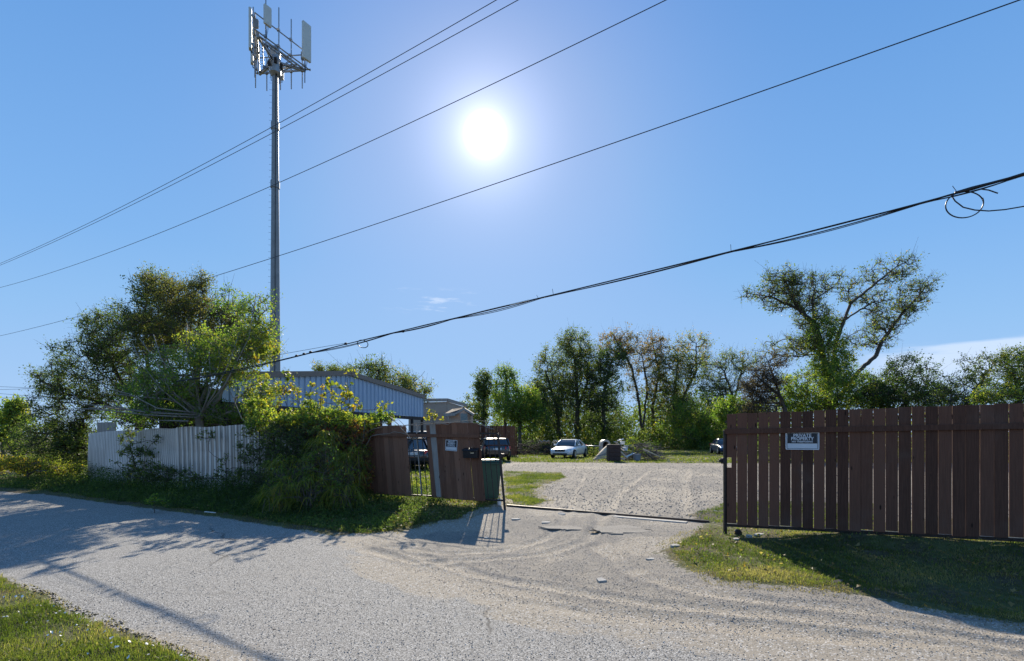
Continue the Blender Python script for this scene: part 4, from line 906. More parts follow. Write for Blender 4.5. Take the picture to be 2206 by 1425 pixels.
    k = MB(); k.bar((-.7, hl + .01, .52), (.7, hl + .01, .52), .06, .12); k.build('bumper', M_black if not suv else paint, e)
    return e
def at_ground(x, D): X = (x - CX) / F * D; return (X, D, hz(X, D))
x_, y_, z_ = at_ground(1227, 40.0)
make_car('white_sedan', 'white sedan parked on the grass before the trees', M_cwhite, (x_, y_, z_ + .02), R(-24), 4.75, 1.8, 1.40)
x_, y_, z_ = at_ground(1560, 48.5)
make_car('blue_car', 'dark blue car half hidden behind the end of the long right fence', M_cblue, (x_, y_, z_ + .02), R(-8), 4.5, 1.8, 1.42)
x_, y_, z_ = at_ground(886, 26.5)
make_car('black_car', 'black car seen from behind through the gap in the gate boards', M_cblack, (x_, y_, z_ + .02), R(180 + 14), 4.7, 1.85, 1.55)
x_, y_, z_ = at_ground(1061, 36)
make_car('dark_pickup', 'dark car with red tail light seen between the gate bars and bin', M_cblack, (x_, y_, z_ + .02), R(180 + 10), 4.8, 1.9, 1.52, True)
x_, y_, z_ = at_ground(905, 33)
make_car('silver_van', 'pale silver vehicle parked under the carport beyond the black car', M_csilver, (x_, y_, z_ + .02), R(8), 4.9, 1.95, 1.95, True)

# ------------------------------------------------------------------ vegetation
def rand_ellipsoid(rg, n, shell=0.0):
    p = rg.normal(size=(n, 3)); p /= np.linalg.norm(p, axis=1)[:, None]
    return p * (rg.uniform(shell, 1, n) ** (1 / 3.0))[:, None]
def tubes_np(P0, P1, r0, r1, ns=4):
    d = P1 - P0; L = np.linalg.norm(d, axis=1)[:, None]; d = d / np.maximum(L, 1e-6)
    up = np.where(np.abs(d[:, 2:3]) < 0.9, np.array([[0, 0, 1.0]]), np.array([[1.0, 0, 0]])); u = np.cross(d, up); u /= np.linalg.norm(u, axis=1)[:, None]; v = np.cross(d, u)
    P0 = P0 - d * r0[:, None] * .3; P1 = P1 + d * r1[:, None] * .3
    a = np.arange(ns) * 2 * np.pi / ns; c = np.cos(a)[None, :, None]; s = np.sin(a)[None, :, None]
    ring = u[:, None] * c + v[:, None] * s
    A = P0[:, None] + ring * r0[:, None, None]; B = P1[:, None] + ring * r1[:, None, None]
    V_ = np.concatenate([A, B], 1).reshape(-1, 3); i = np.arange(len(P0))[:, None, None] * 2 * ns; j = np.arange(ns)[None, :, None]
    k = np.concatenate([j, (j + 1) % ns, (j + 1) % ns + ns, j + ns], 2)
    return V_, (i + k).reshape(-1, 4)
def leaves_np(rg, C, size, tint, elong=1.7, droop=0.0, updir=None):
    n = len(C); s = size * rg.uniform(0.6, 1.35, n); ax = rg.normal(size=(n, 3)); ax[:, 2] -= droop * 1.5
    if updir is not None: ax = ax * .5 + updir
    ax /= np.linalg.norm(ax, axis=1)[:, None]; nn = rg.normal(size=(n, 3)); b = np.cross(ax, nn); b /= np.linalg.norm(b, axis=1)[:, None]; nr = np.cross(ax, b)
    s = s[:, None]; p = np.zeros((n, 4, 3)); w_ = s / elong
    p[:, 0] = C; p[:, 1] = C + ax * s * .45 + b * w_ * .5 + nr * s * .06; p[:, 2] = C + ax * s + nr * s * -.05; p[:, 3] = C + ax * s * .45 - b * w_ * .5 + nr * s * .06
    f = np.arange(n)[:, None] * 4 + np.array([[0, 1, 2, 3]])
    return p.reshape(-1, 3), f, np.repeat(tint, 4)[:, None].repeat(3, 1)
def tree(name, label, cat, seed, blobs, trunks, n_leaf, leaf, mat, r_base=0.12, bark=None, group=None, tints=None, twig=0.012, clump=0.35, elong=1.6, step=0.35, sparse=1.0, stiff=0.55, bare=0):
    """blobs: (px, py, rx, ry, D, n_tips[, tint_shift]); trunks: list of polylines of (px, py, D); first point goes to the ground"""
    rg = np.random.default_rng(seed)
    if blobs[0][4] >= 44:
        FB = 1.36; blobs = [b[:4] + (b[4] * FB,) + b[5:] for b in blobs]; trunks = [[(q[0], q[1] if q[1] < 985 else 975, q[2] * FB) for q in tl] for tl in trunks]
        leaf *= FB * .92; clump *= FB; step *= FB; r_base *= FB; twig *= 1.15
    far = blobs[0][4] > 28
    if far:
        n_leaf = int(n_leaf * 1.5); clump = clump * 1.45
        blobs = [(b[0], b[1], b[2] * 1.22, b[3] * 1.05, b[4], int(b[5] * 1.25)) + tuple(b[6:]) for b in blobs]
    nodes = []; par = []; trunk_ix = []
    for tl in trunks:
        pts = [np.array(px(*q)) for q in tl]
        if tl[0][1] > HY: pts[0][2] = hz(pts[0][0], pts[0][1]) - 0.1
        last = -1
        if nodes and tl[0][1] <= HY:      # limb joins nearest existing node
            N = np.array(nodes); last = int(np.argmin(np.linalg.norm(N - pts[0], axis=1)))
        else: nodes.append(pts[0]); par.append(-1); last = len(nodes) - 1
        for a, b in zip(pts[:-1], pts[1:]):
            m = max(1, int(np.linalg.norm(b - a) / step))
            for j in range(1, m + 1):
                p = a + (b - a) * j / m + rg.normal(size=3) * step * .07 * (j < m)
                nodes.append(p); par.append(last); last = len(nodes) - 1
    n_tr = len(nodes)
    tips = []; tsh = []
    for bl in blobs:
        x, y, rx, ry, D, n = bl[:6]; sh = bl[6] if len(bl) > 6 else 0.0
        c = np.array(px(x, y, D)); q = rand_ellipsoid(rg, n, 0.05); rr = np.array([rx / F * D, max(rx, ry) / F * D * .8, ry / F * D])
        t = c + q * rr; t[:, 2] = np.maximum(t[:, 2], 0.15); tips.append(t); tsh.append(np.full(n, sh))
    tips = np.concatenate(tips); tsh = np.concatenate(tsh)
    T0 = np.array(nodes); dd = np.min(np.linalg.norm(tips[:, None] - T0[None], axis=2), axis=1); order = np.argsort(dd)
    N = np.zeros((len(nodes) + len(tips) * 40, 3)); N[:len(nodes)] = T0; cnt = len(nodes); par = par + [0] * (len(tips) * 40); tip_ix = []
    depth = np.zeros(len(N)); 
    for k in order:
        t = tips[k]; d = N[:cnt] - t; dist = np.linalg.norm(d, axis=1); pen = np.where(d[:, 2] > 0, 1 + 0.9 * d[:, 2] / np.maximum(dist, 1e-6), 1.0)
        j = int(np.argmin(dist * pen + depth[:cnt] * 0.15)); a = N[j]; L = dist[j]; m = min(30, max(1, int(L / step))); prev = j; bend = rg.normal(size=3) * L * .10; bend[2] += L * .05
        for q in range(1, m + 1):
            f = q / m; p = a + (t - a) * f + bend * math.sin(math.pi * f) + rg.normal(size=3) * step * .10 * (q < m)
            N[cnt] = p; par[cnt] = prev; depth[cnt] = depth[prev] + (L / m if prev >= n_tr or True else 0); prev = cnt; cnt += 1
        tip_ix.append(prev)
    N = N[:cnt]; par = np.array(par[:cnt]); wgt = np.zeros(cnt); wgt[tip_ix] = 1
    for k in range(cnt - 1, -1, -1):
        if par[k] >= 0: wgt[par[k]] += wgt[k]
    wgt = np.maximum(wgt, 0.6); wm = wgt.max(); rad = twig + (r_base - twig) * (wgt / wm) ** stiff * (wgt > 1) + 0.0
    e = empty(name, tuple(N[0])); e.location.z = max(0, e.location.z); tag(e, label, cat, group)
    ch = np.where(par >= 0)[0]; rp = np.minimum(rad[par[ch]], rad[ch] * 1.6 + .004)
    big = rad[ch] > 0.03; V_, F_, off = [], [], 0
    for sel, ns in ((big, 7), (~big, 4)):
        if sel.any():
            v, f = tubes_np(N[par[ch][sel]], N[ch][sel], rp[sel], rad[ch][sel], ns); V_.append(v); F_.append(f + off); off += len(v)
    # side twiglets at the tips
    T = N[tip_ix]; nt = 6; base = np.repeat(T, nt, 0); dirs = rg.normal(size=base.shape); dirs[:, 2] += .5; dirs /= np.linalg.norm(dirs, axis=1)[:, None]
    end = base + dirs * clump * rg.uniform(.5, 1.6, len(base))[:, None]; tb, te = base, end
    v, f = tubes_np(base, end, np.full(len(base), twig * .6), np.full(len(base), twig * .25), 3); V_.append(v); F_.append(f + off); off += len(v)
    if bare:
        base = N[rg.choice(tip_ix, bare)]; dirs = base - N[0]; dirs /= np.linalg.norm(dirs, axis=1)[:, None]; dirs = dirs + rg.normal(size=dirs.shape) * .35; end = base + dirs * clump * rg.uniform(.8, 2.2, bare)[:, None]
        v, f = tubes_np(base, end, np.full(bare, twig * .8), np.full(bare, twig * .3), 3); V_.append(v); F_.append(f + off)
    V_ = np.concatenate(V_)
    mesh_obj('trunk', V_, F_, bark or M_bark, e, True, np.full((len(V_), 3), .4))
    # leaves along the twiglets, so every leaf hangs on something
    nw = len(tb); per = rg.multinomial(n_leaf, (lambda q: q / q.sum())(rg.uniform(0.05, 1.0, nw) ** 1.6))
    tw_i = np.repeat(np.arange(nw), per); ti = tw_i // nt; f = rg.uniform(-.1, 1.05, len(tw_i))[:, None]
    c = tb[tw_i] + (te[tw_i] - tb[tw_i]) * f + np.clip(rg.normal(size=(len(tw_i), 3)), -1.6, 1.6) * min(clump * .20, leaf * 1.3)
    c[:, 2] = np.maximum(c[:, 2], 0.03)
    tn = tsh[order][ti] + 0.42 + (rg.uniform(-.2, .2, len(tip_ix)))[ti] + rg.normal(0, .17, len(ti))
    v, f_, col = leaves_np(rg, c, leaf, np.clip(tn, 0, 1), elong, .3)
    mesh_obj('crown', v, f_, mat, e, False, col)
    return e
GT = 'trees along the back of the yard'
L_ = LM
# --- large thicket tree behind the metal fence
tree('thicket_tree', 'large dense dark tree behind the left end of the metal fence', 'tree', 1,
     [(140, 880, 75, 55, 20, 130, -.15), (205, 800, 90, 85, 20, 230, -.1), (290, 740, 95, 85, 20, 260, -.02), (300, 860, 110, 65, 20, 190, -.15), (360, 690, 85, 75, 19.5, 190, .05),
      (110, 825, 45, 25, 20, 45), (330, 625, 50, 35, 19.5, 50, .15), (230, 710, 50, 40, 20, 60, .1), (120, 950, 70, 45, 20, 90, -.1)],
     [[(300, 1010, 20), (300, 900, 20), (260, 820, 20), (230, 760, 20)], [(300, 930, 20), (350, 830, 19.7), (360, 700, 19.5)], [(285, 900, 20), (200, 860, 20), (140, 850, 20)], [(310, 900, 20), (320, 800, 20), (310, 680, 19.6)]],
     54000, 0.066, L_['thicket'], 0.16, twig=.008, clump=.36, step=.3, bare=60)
tree('autumn_tree', 'tree with orange brown leaves rising above the dark thicket', 'tree', 2,
     [(420, 700, 75, 60, 18.5, 170, .12), (395, 645, 60, 40, 18.5, 90, .2), (435, 612, 22, 22, 18.5, 16, .05), (480, 730, 60, 60, 18.3, 120, 0), (335, 612, 30, 24, 18.5, 26, .1), (500, 690, 40, 40, 18.4, 50, .1), (330, 720, 60, 60, 18.5, 90, .05)],
     [[(415, 1010, 18.5), (415, 880, 18.5), (430, 760, 18.5), (430, 670, 18.5)], [(420, 800, 18.5), (390, 700, 18.5), (370, 640, 18.5)]],
     30000, 0.062, L_['olive'], 0.10, twig=.008, clump=.36, step=.3, bare=50)
ss_ = tree('shoot_shrub', 'many stemmed shrub with pale upright shoots and yellow green leaves behind the metal fence', 'tree', 3,
     [(420, 810, 110, 60, 15.6, 170, .2), (500, 760, 70, 55, 15.6, 110, .2), (555, 740, 42, 50, 15.5, 80, .35), (350, 840, 80, 45, 15.8, 80, .1), (330, 895, 90, 24, 16.2, 70, -.05), (480, 895, 80, 22, 15.9, 60, .05), (560, 850, 40, 40, 15.4, 50, .3), (550, 680, 45, 50, 15.6, 34, .1), (490, 650, 25, 25, 15.6, 10, 0), (450, 760, 80, 50, 15.3, 60, .3), (400, 885, 110, 28, 15.8, 60, -.1)],
     [[(428, 1010, 15.6), (428, 900, 15.6), (420, 870, 15.6)], [(428, 905, 15.6), (470, 860, 15.5), (520, 760, 15.5), (560, 680, 15.5)], [(426, 900, 15.6), (380, 830, 15.5), (345, 720, 15.4)], [(428, 895, 15.6), (420, 800, 15.4), (400, 720, 15.4)],
      [(430, 890, 15.6), (360, 860, 15.3), (250, 850, 15.2)], [(430, 895, 15.6), (330, 888, 15.3), (190, 878, 15.2)], [(428, 880, 15.6), (455, 800, 15.4), (470, 730, 15.4)]],
     37000, 0.064, L_['bright'], 0.12, M_barkl, twig=.007, clump=.30, step=.25, bare=160)
for ln in ([(151, 847), (185, 872), (241, 878), (330, 890), (420, 895)], [(139, 869), (179, 881), (222, 883), (330, 896), (425, 900)], [(219, 822), (247, 839), (272, 849), (350, 880), (420, 890)], [(296, 745), (315, 782), (350, 840), (420, 890)],
           [(312, 730), (333, 782), (375, 840), (425, 885)], [(336, 724), (358, 776), (390, 820), (423, 862), (430, 890)], [(373, 816), (423, 862), (432, 890)], [(463, 764), (461, 825), (445, 890)], [(405, 700), (412, 760), (425, 820), (430, 885)],
           [(480, 745), (475, 820), (440, 890)], [(520, 700), (505, 780), (470, 850), (436, 895)], [(560, 640), (540, 730), (490, 830), (436, 898)], [(350, 800), (390, 850), (425, 893)], [(260, 870), (340, 905), (420, 912)], [(497, 845), (520, 900), (545, 925)], [(575, 900), (600, 925), (640, 940)]):
    k = MB(); q = [px(x, y, 15.15) for x, y in ln]; k.tube([p + Vector((rnd.gauss(0, .02), rnd.uniform(-.3, .1), rnd.gauss(0, .015))) for p in q], [.011 + .016 * i / len(q) for i in range(len(q))], 5); k.build('shoot', M_barkl, ss_, True)
# far left
tree('conifer_like_tree', 'small pointed yellowish tree at the far left edge', 'tree', 4, [(33, 905, 18, 32, 30, 60, .3), (33, 880, 9, 18, 30, 20, .3)], [[(33, 985, 30), (33, 870, 30)]], 3500, .13, L_['bright'], .10, clump=.25, twig=.01)
tree('small_tree', 'thin green tree cut by the left picture edge', 'tree', 5, [(6, 920, 16, 40, 31, 60, .2)], [[(6, 985, 31), (6, 890, 31)]], 2500, .13, L_['bright'], .10, clump=.25, twig=.01)
tree('hedge_shrub', 'dark shrub filling the gap left of the metal fence', 'shrub', 6, [(75, 955, 60, 45, 24, 130, -.1), (165, 960, 45, 50, 20, 110, -.05), (110, 1000, 70, 25, 21, 90, .1)], [[(90, 1010, 24), (90, 940, 24)], [(165, 1015, 20), (165, 940, 20)]], 13000, .09, L_['mixed'], .07, clump=.28, twig=.008)
tree('low_shrub', 'yellowish low shrub beside the lane at the far left', 'shrub', 7, [(55, 1003, 60, 16, 19, 90, .35), (140, 1010, 40, 14, 18, 50, .15), (-20, 1000, 50, 20, 20, 60, .3)], [[(60, 1030, 19), (60, 1000, 19)]], 7500, .06, L_['yellow'], .04, clump=.22, twig=.006)
# behind the carport
tree('bare_top_tree', 'half bare tree showing over the carport roof', 'tree', 8, [(800, 815, 55, 28, 38, 60), (850, 830, 45, 25, 38, 55, .2), (890, 845, 35, 25, 37, 40, .2), (820, 795, 28, 14, 38, 15)], [[(840, 985, 38), (840, 870, 38), (820, 820, 38)], [(845, 880, 38), (890, 850, 37)], [(860, 860, 38), (915, 800, 37)]], 5200, .13, L_['mixed'], .16, clump=.45, twig=.014, bare=70, group=None)
tree('low_crown_tree', 'small green treetop just above the middle of the carport roof', 'tree', 9, [(716, 802, 32, 12, 40, 40, .1)], [[(716, 985, 40), (716, 815, 40)]], 1300, .13, L_['mixed'], .14, clump=.35, twig=.014, bare=12)
# back row
BK = dict(group=GT)
tree('slender_tree', 'slender tree with narrow dense top right of the beige house', 'tree', 10, [(1042, 830, 15, 26, 47, 60, -.1), (1030, 880, 28, 35, 47, 60)], [[(1042, 990, 47), (1042, 820, 47)]], 4200, .17, L_['mixed'], .14, clump=.4, twig=.014, **BK)
tree('airy_tree', 'airy pale green tree behind the bright rounded one', 'tree', 11, [(1092, 815, 22, 24, 49, 45, .1), (1080, 860, 30, 35, 49, 60)], [[(1088, 990, 49), (1090, 810, 49)]], 3600, .16, L_['bright'], .14, clump=.45, twig=.014, **BK)
tree('rounded_tree', 'bright green rounded tree between slender tree and tall grey green tree', 'tree', 12, [(1118, 872, 40, 36, 46, 130, .2), (1140, 900, 35, 35, 46, 60)], [[(1120, 990, 46), (1120, 880, 46)]], 9000, .16, L_['bright'], .16, clump=.45, twig=.014, **BK)
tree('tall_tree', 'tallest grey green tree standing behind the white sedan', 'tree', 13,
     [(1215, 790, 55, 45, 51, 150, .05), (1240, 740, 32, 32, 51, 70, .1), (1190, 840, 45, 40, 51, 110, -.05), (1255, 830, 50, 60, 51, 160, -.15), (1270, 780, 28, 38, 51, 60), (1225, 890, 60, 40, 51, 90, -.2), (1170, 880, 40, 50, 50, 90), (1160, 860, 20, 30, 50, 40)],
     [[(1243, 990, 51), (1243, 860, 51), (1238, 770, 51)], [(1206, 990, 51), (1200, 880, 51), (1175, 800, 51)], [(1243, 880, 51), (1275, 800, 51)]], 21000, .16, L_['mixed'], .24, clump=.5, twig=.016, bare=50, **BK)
tree('dark_tree', 'dark narrow tree with spreading top right of the tall grey green tree', 'tree', 14, [(1300, 840, 35, 50, 50, 120, -.15), (1320, 770, 28, 35, 50, 60, -.1), (1300, 900, 40, 40, 50, 70, -.2)], [[(1300, 990, 50), (1300, 850, 50), (1320, 770, 50)]], 7000, .16, L_['dark'], .2, clump=.45, twig=.015, **BK)
tree('rusty_tree', 'thin crooked tree with rust red leaves on its upper twigs', 'tree', 15,
     [(1325, 745, 32, 30, 53, 55, .35), (1375, 770, 38, 45, 53, 60, .25), (1350, 735, 25, 22, 53, 20, .1), (1390, 830, 35, 40, 53, 45, .0)],
     [[(1387, 990, 53), (1375, 860, 53), (1360, 790, 53), (1330, 740, 53)], [(1385, 920, 53), (1395, 830, 53), (1380, 750, 53)]], 4300, .16, L_['rust'], .17, clump=.45, twig=.014, bare=70, **BK)
tree('twin_stem_tree', 'twin stemmed tree with open reddish crown in the middle of the row', 'tree', 16,
     [(1410, 745, 28, 30, 54, 45, .3), (1430, 800, 35, 50, 54, 70, .1), (1450, 870, 35, 40, 54, 50)],
     [[(1410, 990, 54), (1405, 880, 54), (1420, 800, 54), (1405, 740, 54)], [(1400, 990, 54), (1395, 850, 54), (1385, 780, 54)]], 3600, .16, L_['rust'], .18, clump=.45, twig=.014, bare=60, **BK)
tree('green_brown_tree', 'tall green and brown tree just left of the yellow lit bushes', 'tree', 17,
     [(1455, 800, 45, 50, 52, 120), (1490, 755, 35, 35, 52, 45, .35), (1500, 800, 25, 45, 52, 50, .2), (1450, 870, 40, 45, 52, 80, -.1)],
     [[(1452, 990, 52), (1452, 860, 52), (1460, 780, 52)], [(1455, 890, 52), (1500, 800, 52), (1500, 740, 52)]], 7600, .16, L_['mixed'], .2, clump=.5, twig=.015, bare=80, **BK)
tree('yellow_lit_bush', 'sunlit yellow green bush beside the right end of the gravel yard', 'shrub', 18, [(1510, 890, 60, 50, 50, 160, .15), (1470, 930, 60, 30, 49, 80, .2), (1545, 930, 40, 35, 49, 80)], [[(1510, 990, 50), (1510, 900, 50)]], 11000, .16, L_['bright'], .12, clump=.45, twig=.013)
tree('sparse_tree', 'sparse leaning tree with few brown leaves above the end of the long fence', 'tree', 19, [(1565, 810, 45, 50, 45, 90, .1), (1600, 780, 35, 25, 45, 30, .2), (1540, 850, 30, 40, 45, 50)], [[(1610, 990, 45), (1590, 890, 45), (1560, 800, 45)], [(1570, 990, 45), (1580, 870, 45), (1600, 790, 45)]], 4300, .13, L_['mixed'], .13, clump=.45, twig=.013, bare=120, **BK)
tree('vine_draped_tree', 'leaning tree draped in dark bare vines behind the left part of the long fence', 'tree', 20, [(1640, 830, 38, 40, 38, 170, 0), (1640, 880, 40, 30, 38, 90, 0), (1670, 780, 35, 18, 38, 30, .3)], [[(1706, 990, 38), (1690, 880, 38), (1665, 810, 38), (1650, 770, 38)], [(1675, 850, 38), (1630, 810, 38)]], 6000, .10, L_['brown'], .17, clump=.35, twig=.014, bare=260)
tree('green_shrub', 'bright green shrub showing just above the left end of the long fence', 'shrub', 21, [(1590, 890, 40, 30, 40, 90, .15)], [[(1590, 990, 40), (1590, 900, 40)]], 5500, .14, L_['bright'], .1, clump=.4, twig=.012)
tree('cottonwood_tree', 'big spreading tree with open crown and three bent limbs above the long fence', 'tree', 22,
     [(1690, 600, 36, 28, 40, 50, .05), (1730, 625, 42, 38, 40, 130, -.1), (1640, 632, 38, 14, 40, 32, .05), (1680, 650, 35, 22, 40, 45), (1745, 680, 30, 40, 40, 80), (1790, 690, 22, 20, 40, 30, .1), (1810, 610, 40, 22, 40, 30, .1),
      (1840, 640, 30, 22, 40, 26, .1), (1905, 590, 38, 26, 40, 42, .1), (1945, 575, 26, 22, 40, 26, .1), (1890, 640, 30, 15, 40, 20), (1920, 680, 42, 32, 40, 90), (1965, 640, 32, 34, 40, 60, .05), (2000, 610, 18, 12, 40, 10), (1880, 725, 45, 28, 40, 60), (1760, 740, 45, 30, 40, 60, .05), (1700, 750, 50, 22, 40, 50, .1)],
     [[(1790, 990, 40), (1785, 830, 40), (1765, 730, 40), (1752, 690, 40), (1750, 640, 40)], [(1755, 700, 40), (1725, 670, 40), (1705, 640, 40), (1690, 600, 40)], [(1725, 668, 40), (1660, 640, 40), (1610, 632, 40)],
      [(1788, 850, 40), (1800, 740, 40), (1815, 700, 40), (1832, 655, 40), (1885, 612, 40), (1925, 580, 40)], [(1830, 655, 40), (1828, 620, 40)], [(1818, 690, 40), (1875, 655, 40)], [(1790, 880, 40), (1850, 800, 40), (1888, 765, 40), (1900, 735, 40), (1945, 675, 40), (1990, 625, 40)], [(1755, 645, 40), (1800, 615, 40)]],
     7600, .145, L_['mixed'], .36, clump=.42, twig=.016, step=.3, bare=60, stiff=.62)
tree('ivy_covered_trunk', 'bright green ivy mass climbing the base of the big spreading tree', 'shrub', 23, [(1790, 780, 40, 50, 39, 120, .25), (1760, 840, 75, 50, 39, 200, .2), (1830, 850, 60, 45, 39, 140, .25), (1720, 870, 45, 30, 39, 80, .1), (1770, 720, 30, 40, 39.4, 60, .1)], [[(1785, 990, 39), (1785, 760, 39)]], 20000, .13, L_['bright'], .1, clump=.35, twig=.012)
tree('dark_bushy_tree', 'dark bushy tree right of the ivy above the long fence', 'tree', 24, [(1940, 850, 65, 40, 38, 190, -.1), (1960, 800, 45, 30, 38, 60), (1890, 860, 40, 30, 38, 80), (2010, 860, 40, 30, 38, 60)], [[(1950, 990, 38), (1950, 850, 38)]], 12000, .12, L_['dark'], .14, clump=.35, twig=.012, bare=60)
tree('open_shrub', 'open shrub with thin slanted branches near the right end of the sky gap', 'tree', 25, [(2080, 835, 60, 38, 34, 80), (2120, 790, 40, 30, 34, 26, .1), (2060, 870, 50, 22, 34, 60, -.1)], [[(2060, 990, 34), (2080, 870, 34), (2130, 800, 34)], [(2050, 990, 34), (2050, 840, 34)]], 4200, .11, L_['mixed'], .09, clump=.33, twig=.011, bare=60)
tree('golden_tree', 'golden green tree leaning in from the right picture edge', 'tree', 26, [(2185, 790, 32, 40, 30, 90, .35), (2150, 850, 40, 25, 30, 80, .25), (2220, 850, 40, 50, 30, 80, .3)], [[(2200, 990, 30), (2195, 850, 30), (2180, 790, 30)]], 8500, .09, L_['bright'], .12, clump=.3, twig=.01, bare=20)
# undergrowth behind the yard: one uncountable mass
def undergrowth(name, label, spans, n, leaf, mat, seed, tsh=0.0, cat='undergrowth', up=None, elong=1.6):
    rg = np.random.default_rng(seed); P = []; S = []
    tot = sum(s[-1] for s in spans)
    for (x0, x1, ylo, D0, D1, th, wt) in spans:
        m = int(n * wt / tot); X = rg.uniform(x0, x1, m); D = D0 + (D1 - D0) * (X - x0) / (x1 - x0) + rg.uniform(-th, th, m)
        Xw = (X - CX) / F * D; ztop = CH + (HY - ylo) / F * D; zt = ztop * (0.35 + 0.9 * fbm(Xw, D, 0.9, 3, seed)); z = np.abs(rg.uniform(0, 1, m)) ** .9 * zt
        den = fbm(Xw, z + D * .5, 1.2, 3, seed + 1); keep = rg.random(m) < np.clip((den - .28) * 3.2, 0, 1)
        P.append(np.stack([Xw, D, z], 1)[keep])
    C = np.concatenate(P); C[:, 2] += tz0(C[:, 0], C[:, 1])
    tn = np.clip(.4 + tsh + (fbm(C[:, 0], C[:, 2] + C[:, 1], .8, 3, seed + 3) - .5) * 1.2 + rg.normal(0, .15, len(C)), 0, 1)
    v, f, col = leaves_np(rg, C, leaf, tn, elong, 0.0, up); o = mesh_obj(name, v, f, mat, None, False, col); tag(o, label, cat, kind='stuff'); return o
undergrowth('undergrowth', 'dense shaded undergrowth below the row of trees behind the yard', [(1060, 1660, 872, 74, 74, 2.5, 4), (1060, 1660, 915, 68, 68, 2.0, 3), (1620, 2260, 872, 44, 36, 2, 2)], 82000, .26, L_['mixed'], 31, -.0)
undergrowth('distant_wood', 'distant wood filling the gaps between the trunks behind the yard', [(1000, 1680, 850, 88, 88, 4, 3), (1150, 1330, 800, 84, 84, 3, 1), (1380, 1560, 825, 84, 84, 3, 1)], 52000, .34, L_['thicket'], 34, .05, 'wood')
undergrowth('dry_brush', 'low brown dry brush at the foot of the trees behind the yard', [(1080, 1640, 948, 64, 64, 1.2, 1)], 9000, .2, L_['dark'], 32, .1)

# --- vines and weeds along the fences
tree('yellow_vine', 'yellow green vine heaped along the fence top left of the gate', 'vine', 40,
     [(585, 912, 55, 24, 13.6, 110, .3), (650, 906, 60, 22, 13.4, 130, .35), (715, 908, 60, 22, 13.3, 120, .3), (770, 920, 45, 20, 13.2, 70, .3), (700, 888, 45, 14, 13.5, 40, .35), (820, 905, 30, 14, 13.2, 24, .2), (550, 885, 26, 28, 13.9, 50, .3), (665, 875, 14, 14, 13.5, 10, .3)],
     [[(640, 1060, 13.4), (640, 920, 13.4)], [(740, 1060, 13.3), (745, 920, 13.3), (800, 915, 13.2)], [(640, 930, 13.4), (560, 900, 13.8)]], 14000, .055, L_['bright'], .035, twig=.005, clump=.13, step=.2, elong=1.3)
tree('dark_ivy', 'dark green ivy curtain hanging over the right end of the metal fence', 'vine', 41,
     [(560, 960, 45, 50, 13.7, 100, 0), (620, 960, 60, 55, 13.1, 200, -.05), (680, 950, 50, 45, 12.9, 150, 0), (600, 1030, 60, 40, 13.0, 100, -.1), (660, 1020, 60, 50, 12.8, 120, -.1), (540, 1040, 40, 30, 13.9, 40, -.1)],
     [[(620, 1075, 13.2), (620, 950, 13.2)], [(680, 1075, 13.0), (680, 950, 13.0)]], 11000, .055, L_['thicket'], .03, twig=.005, clump=.13, step=.2, elong=1.5)
tree('autumn_vine', 'vine with orange and red leaves on the old grey boards', 'vine', 42,
     [(735, 950, 50, 35, 13.0, 80, .2), (775, 985, 20, 60, 12.9, 60, .1), (700, 935, 35, 22, 13.0, 50, .4), (765, 925, 35, 20, 13.1, 40, .25), (790, 1020, 10, 30, 12.8, 20, .2)],
     [[(755, 1070, 13.0), (755, 950, 13.0)]], 3600, .06, L_['autumn'], .025, twig=.005, clump=.12, step=.2, elong=1.2)
tree('hanging_vine', 'vine with large yellow leaves hanging in front of the carport wall', 'vine', 43,
     [(540, 800, 40, 35, 13.8, 18, .3), (590, 760, 16, 24, 13.8, 9, .3), (600, 850, 45, 25, 13.6, 12, .3), (618, 820, 12, 30, 13.6, 10, .1), (744, 850, 8, 38, 13.3, 12, .2), (760, 870, 18, 20, 13.3, 8, .3), (712, 835, 10, 12, 13.3, 4, .2), (757, 806, 6, 8, 13.3, 4, .2)],
     [[(560, 1060, 13.9), (560, 880, 13.9), (560, 800, 13.8)], [(745, 920, 13.3), (752, 880, 13.3), (748, 815, 13.3)], [(640, 925, 13.5), (620, 880, 13.6)]], 420, .10, L_['yellow'], .012, twig=.004, clump=.13, step=.25, elong=1.15)
tree('climbing_weed', 'dark leafy weed climbing the metal fence near its left part', 'plant', 44, [(290, 1000, 28, 55, 16.0, 50, .0), (275, 950, 14, 30, 16.3, 16, .1), (340, 1020, 40, 22, 15.5, 40, -.05), (330, 960, 22, 30, 16.0, 8)], [[(310, 1060, 16.0), (290, 1000, 16.0), (275, 940, 16.2)]], 2600, .06, L_['mixed'], .02, twig=.006, clump=.14, step=.2)
tree('climbing_weed', 'thin leafy weed against the middle of the metal fence', 'plant', 45, [(485, 1010, 10, 40, 14.2, 14, .0), (445, 940, 18, 12, 14.6, 8, .2), (400, 1030, 30, 18, 14.4, 22), (520, 1000, 12, 50, 13.9, 16)], [[(490, 1070, 14.2), (486, 1000, 14.2)]], 900, .06, L_['mixed'], .012, twig=.005, clump=.12, step=.2)
tree('sunlit_weed', 'single sunlit weed at the lane edge below the metal fence', 'plant', 46, [(335, 1088, 22, 12, 11.9, 22, .25), (330, 1074, 7, 10, 11.9, 6, .3)], [[(333, 1104, 11.9), (332, 1085, 11.9)]], 420, .05, L_['bright'], .01, twig=.004, clump=.06, step=.1)
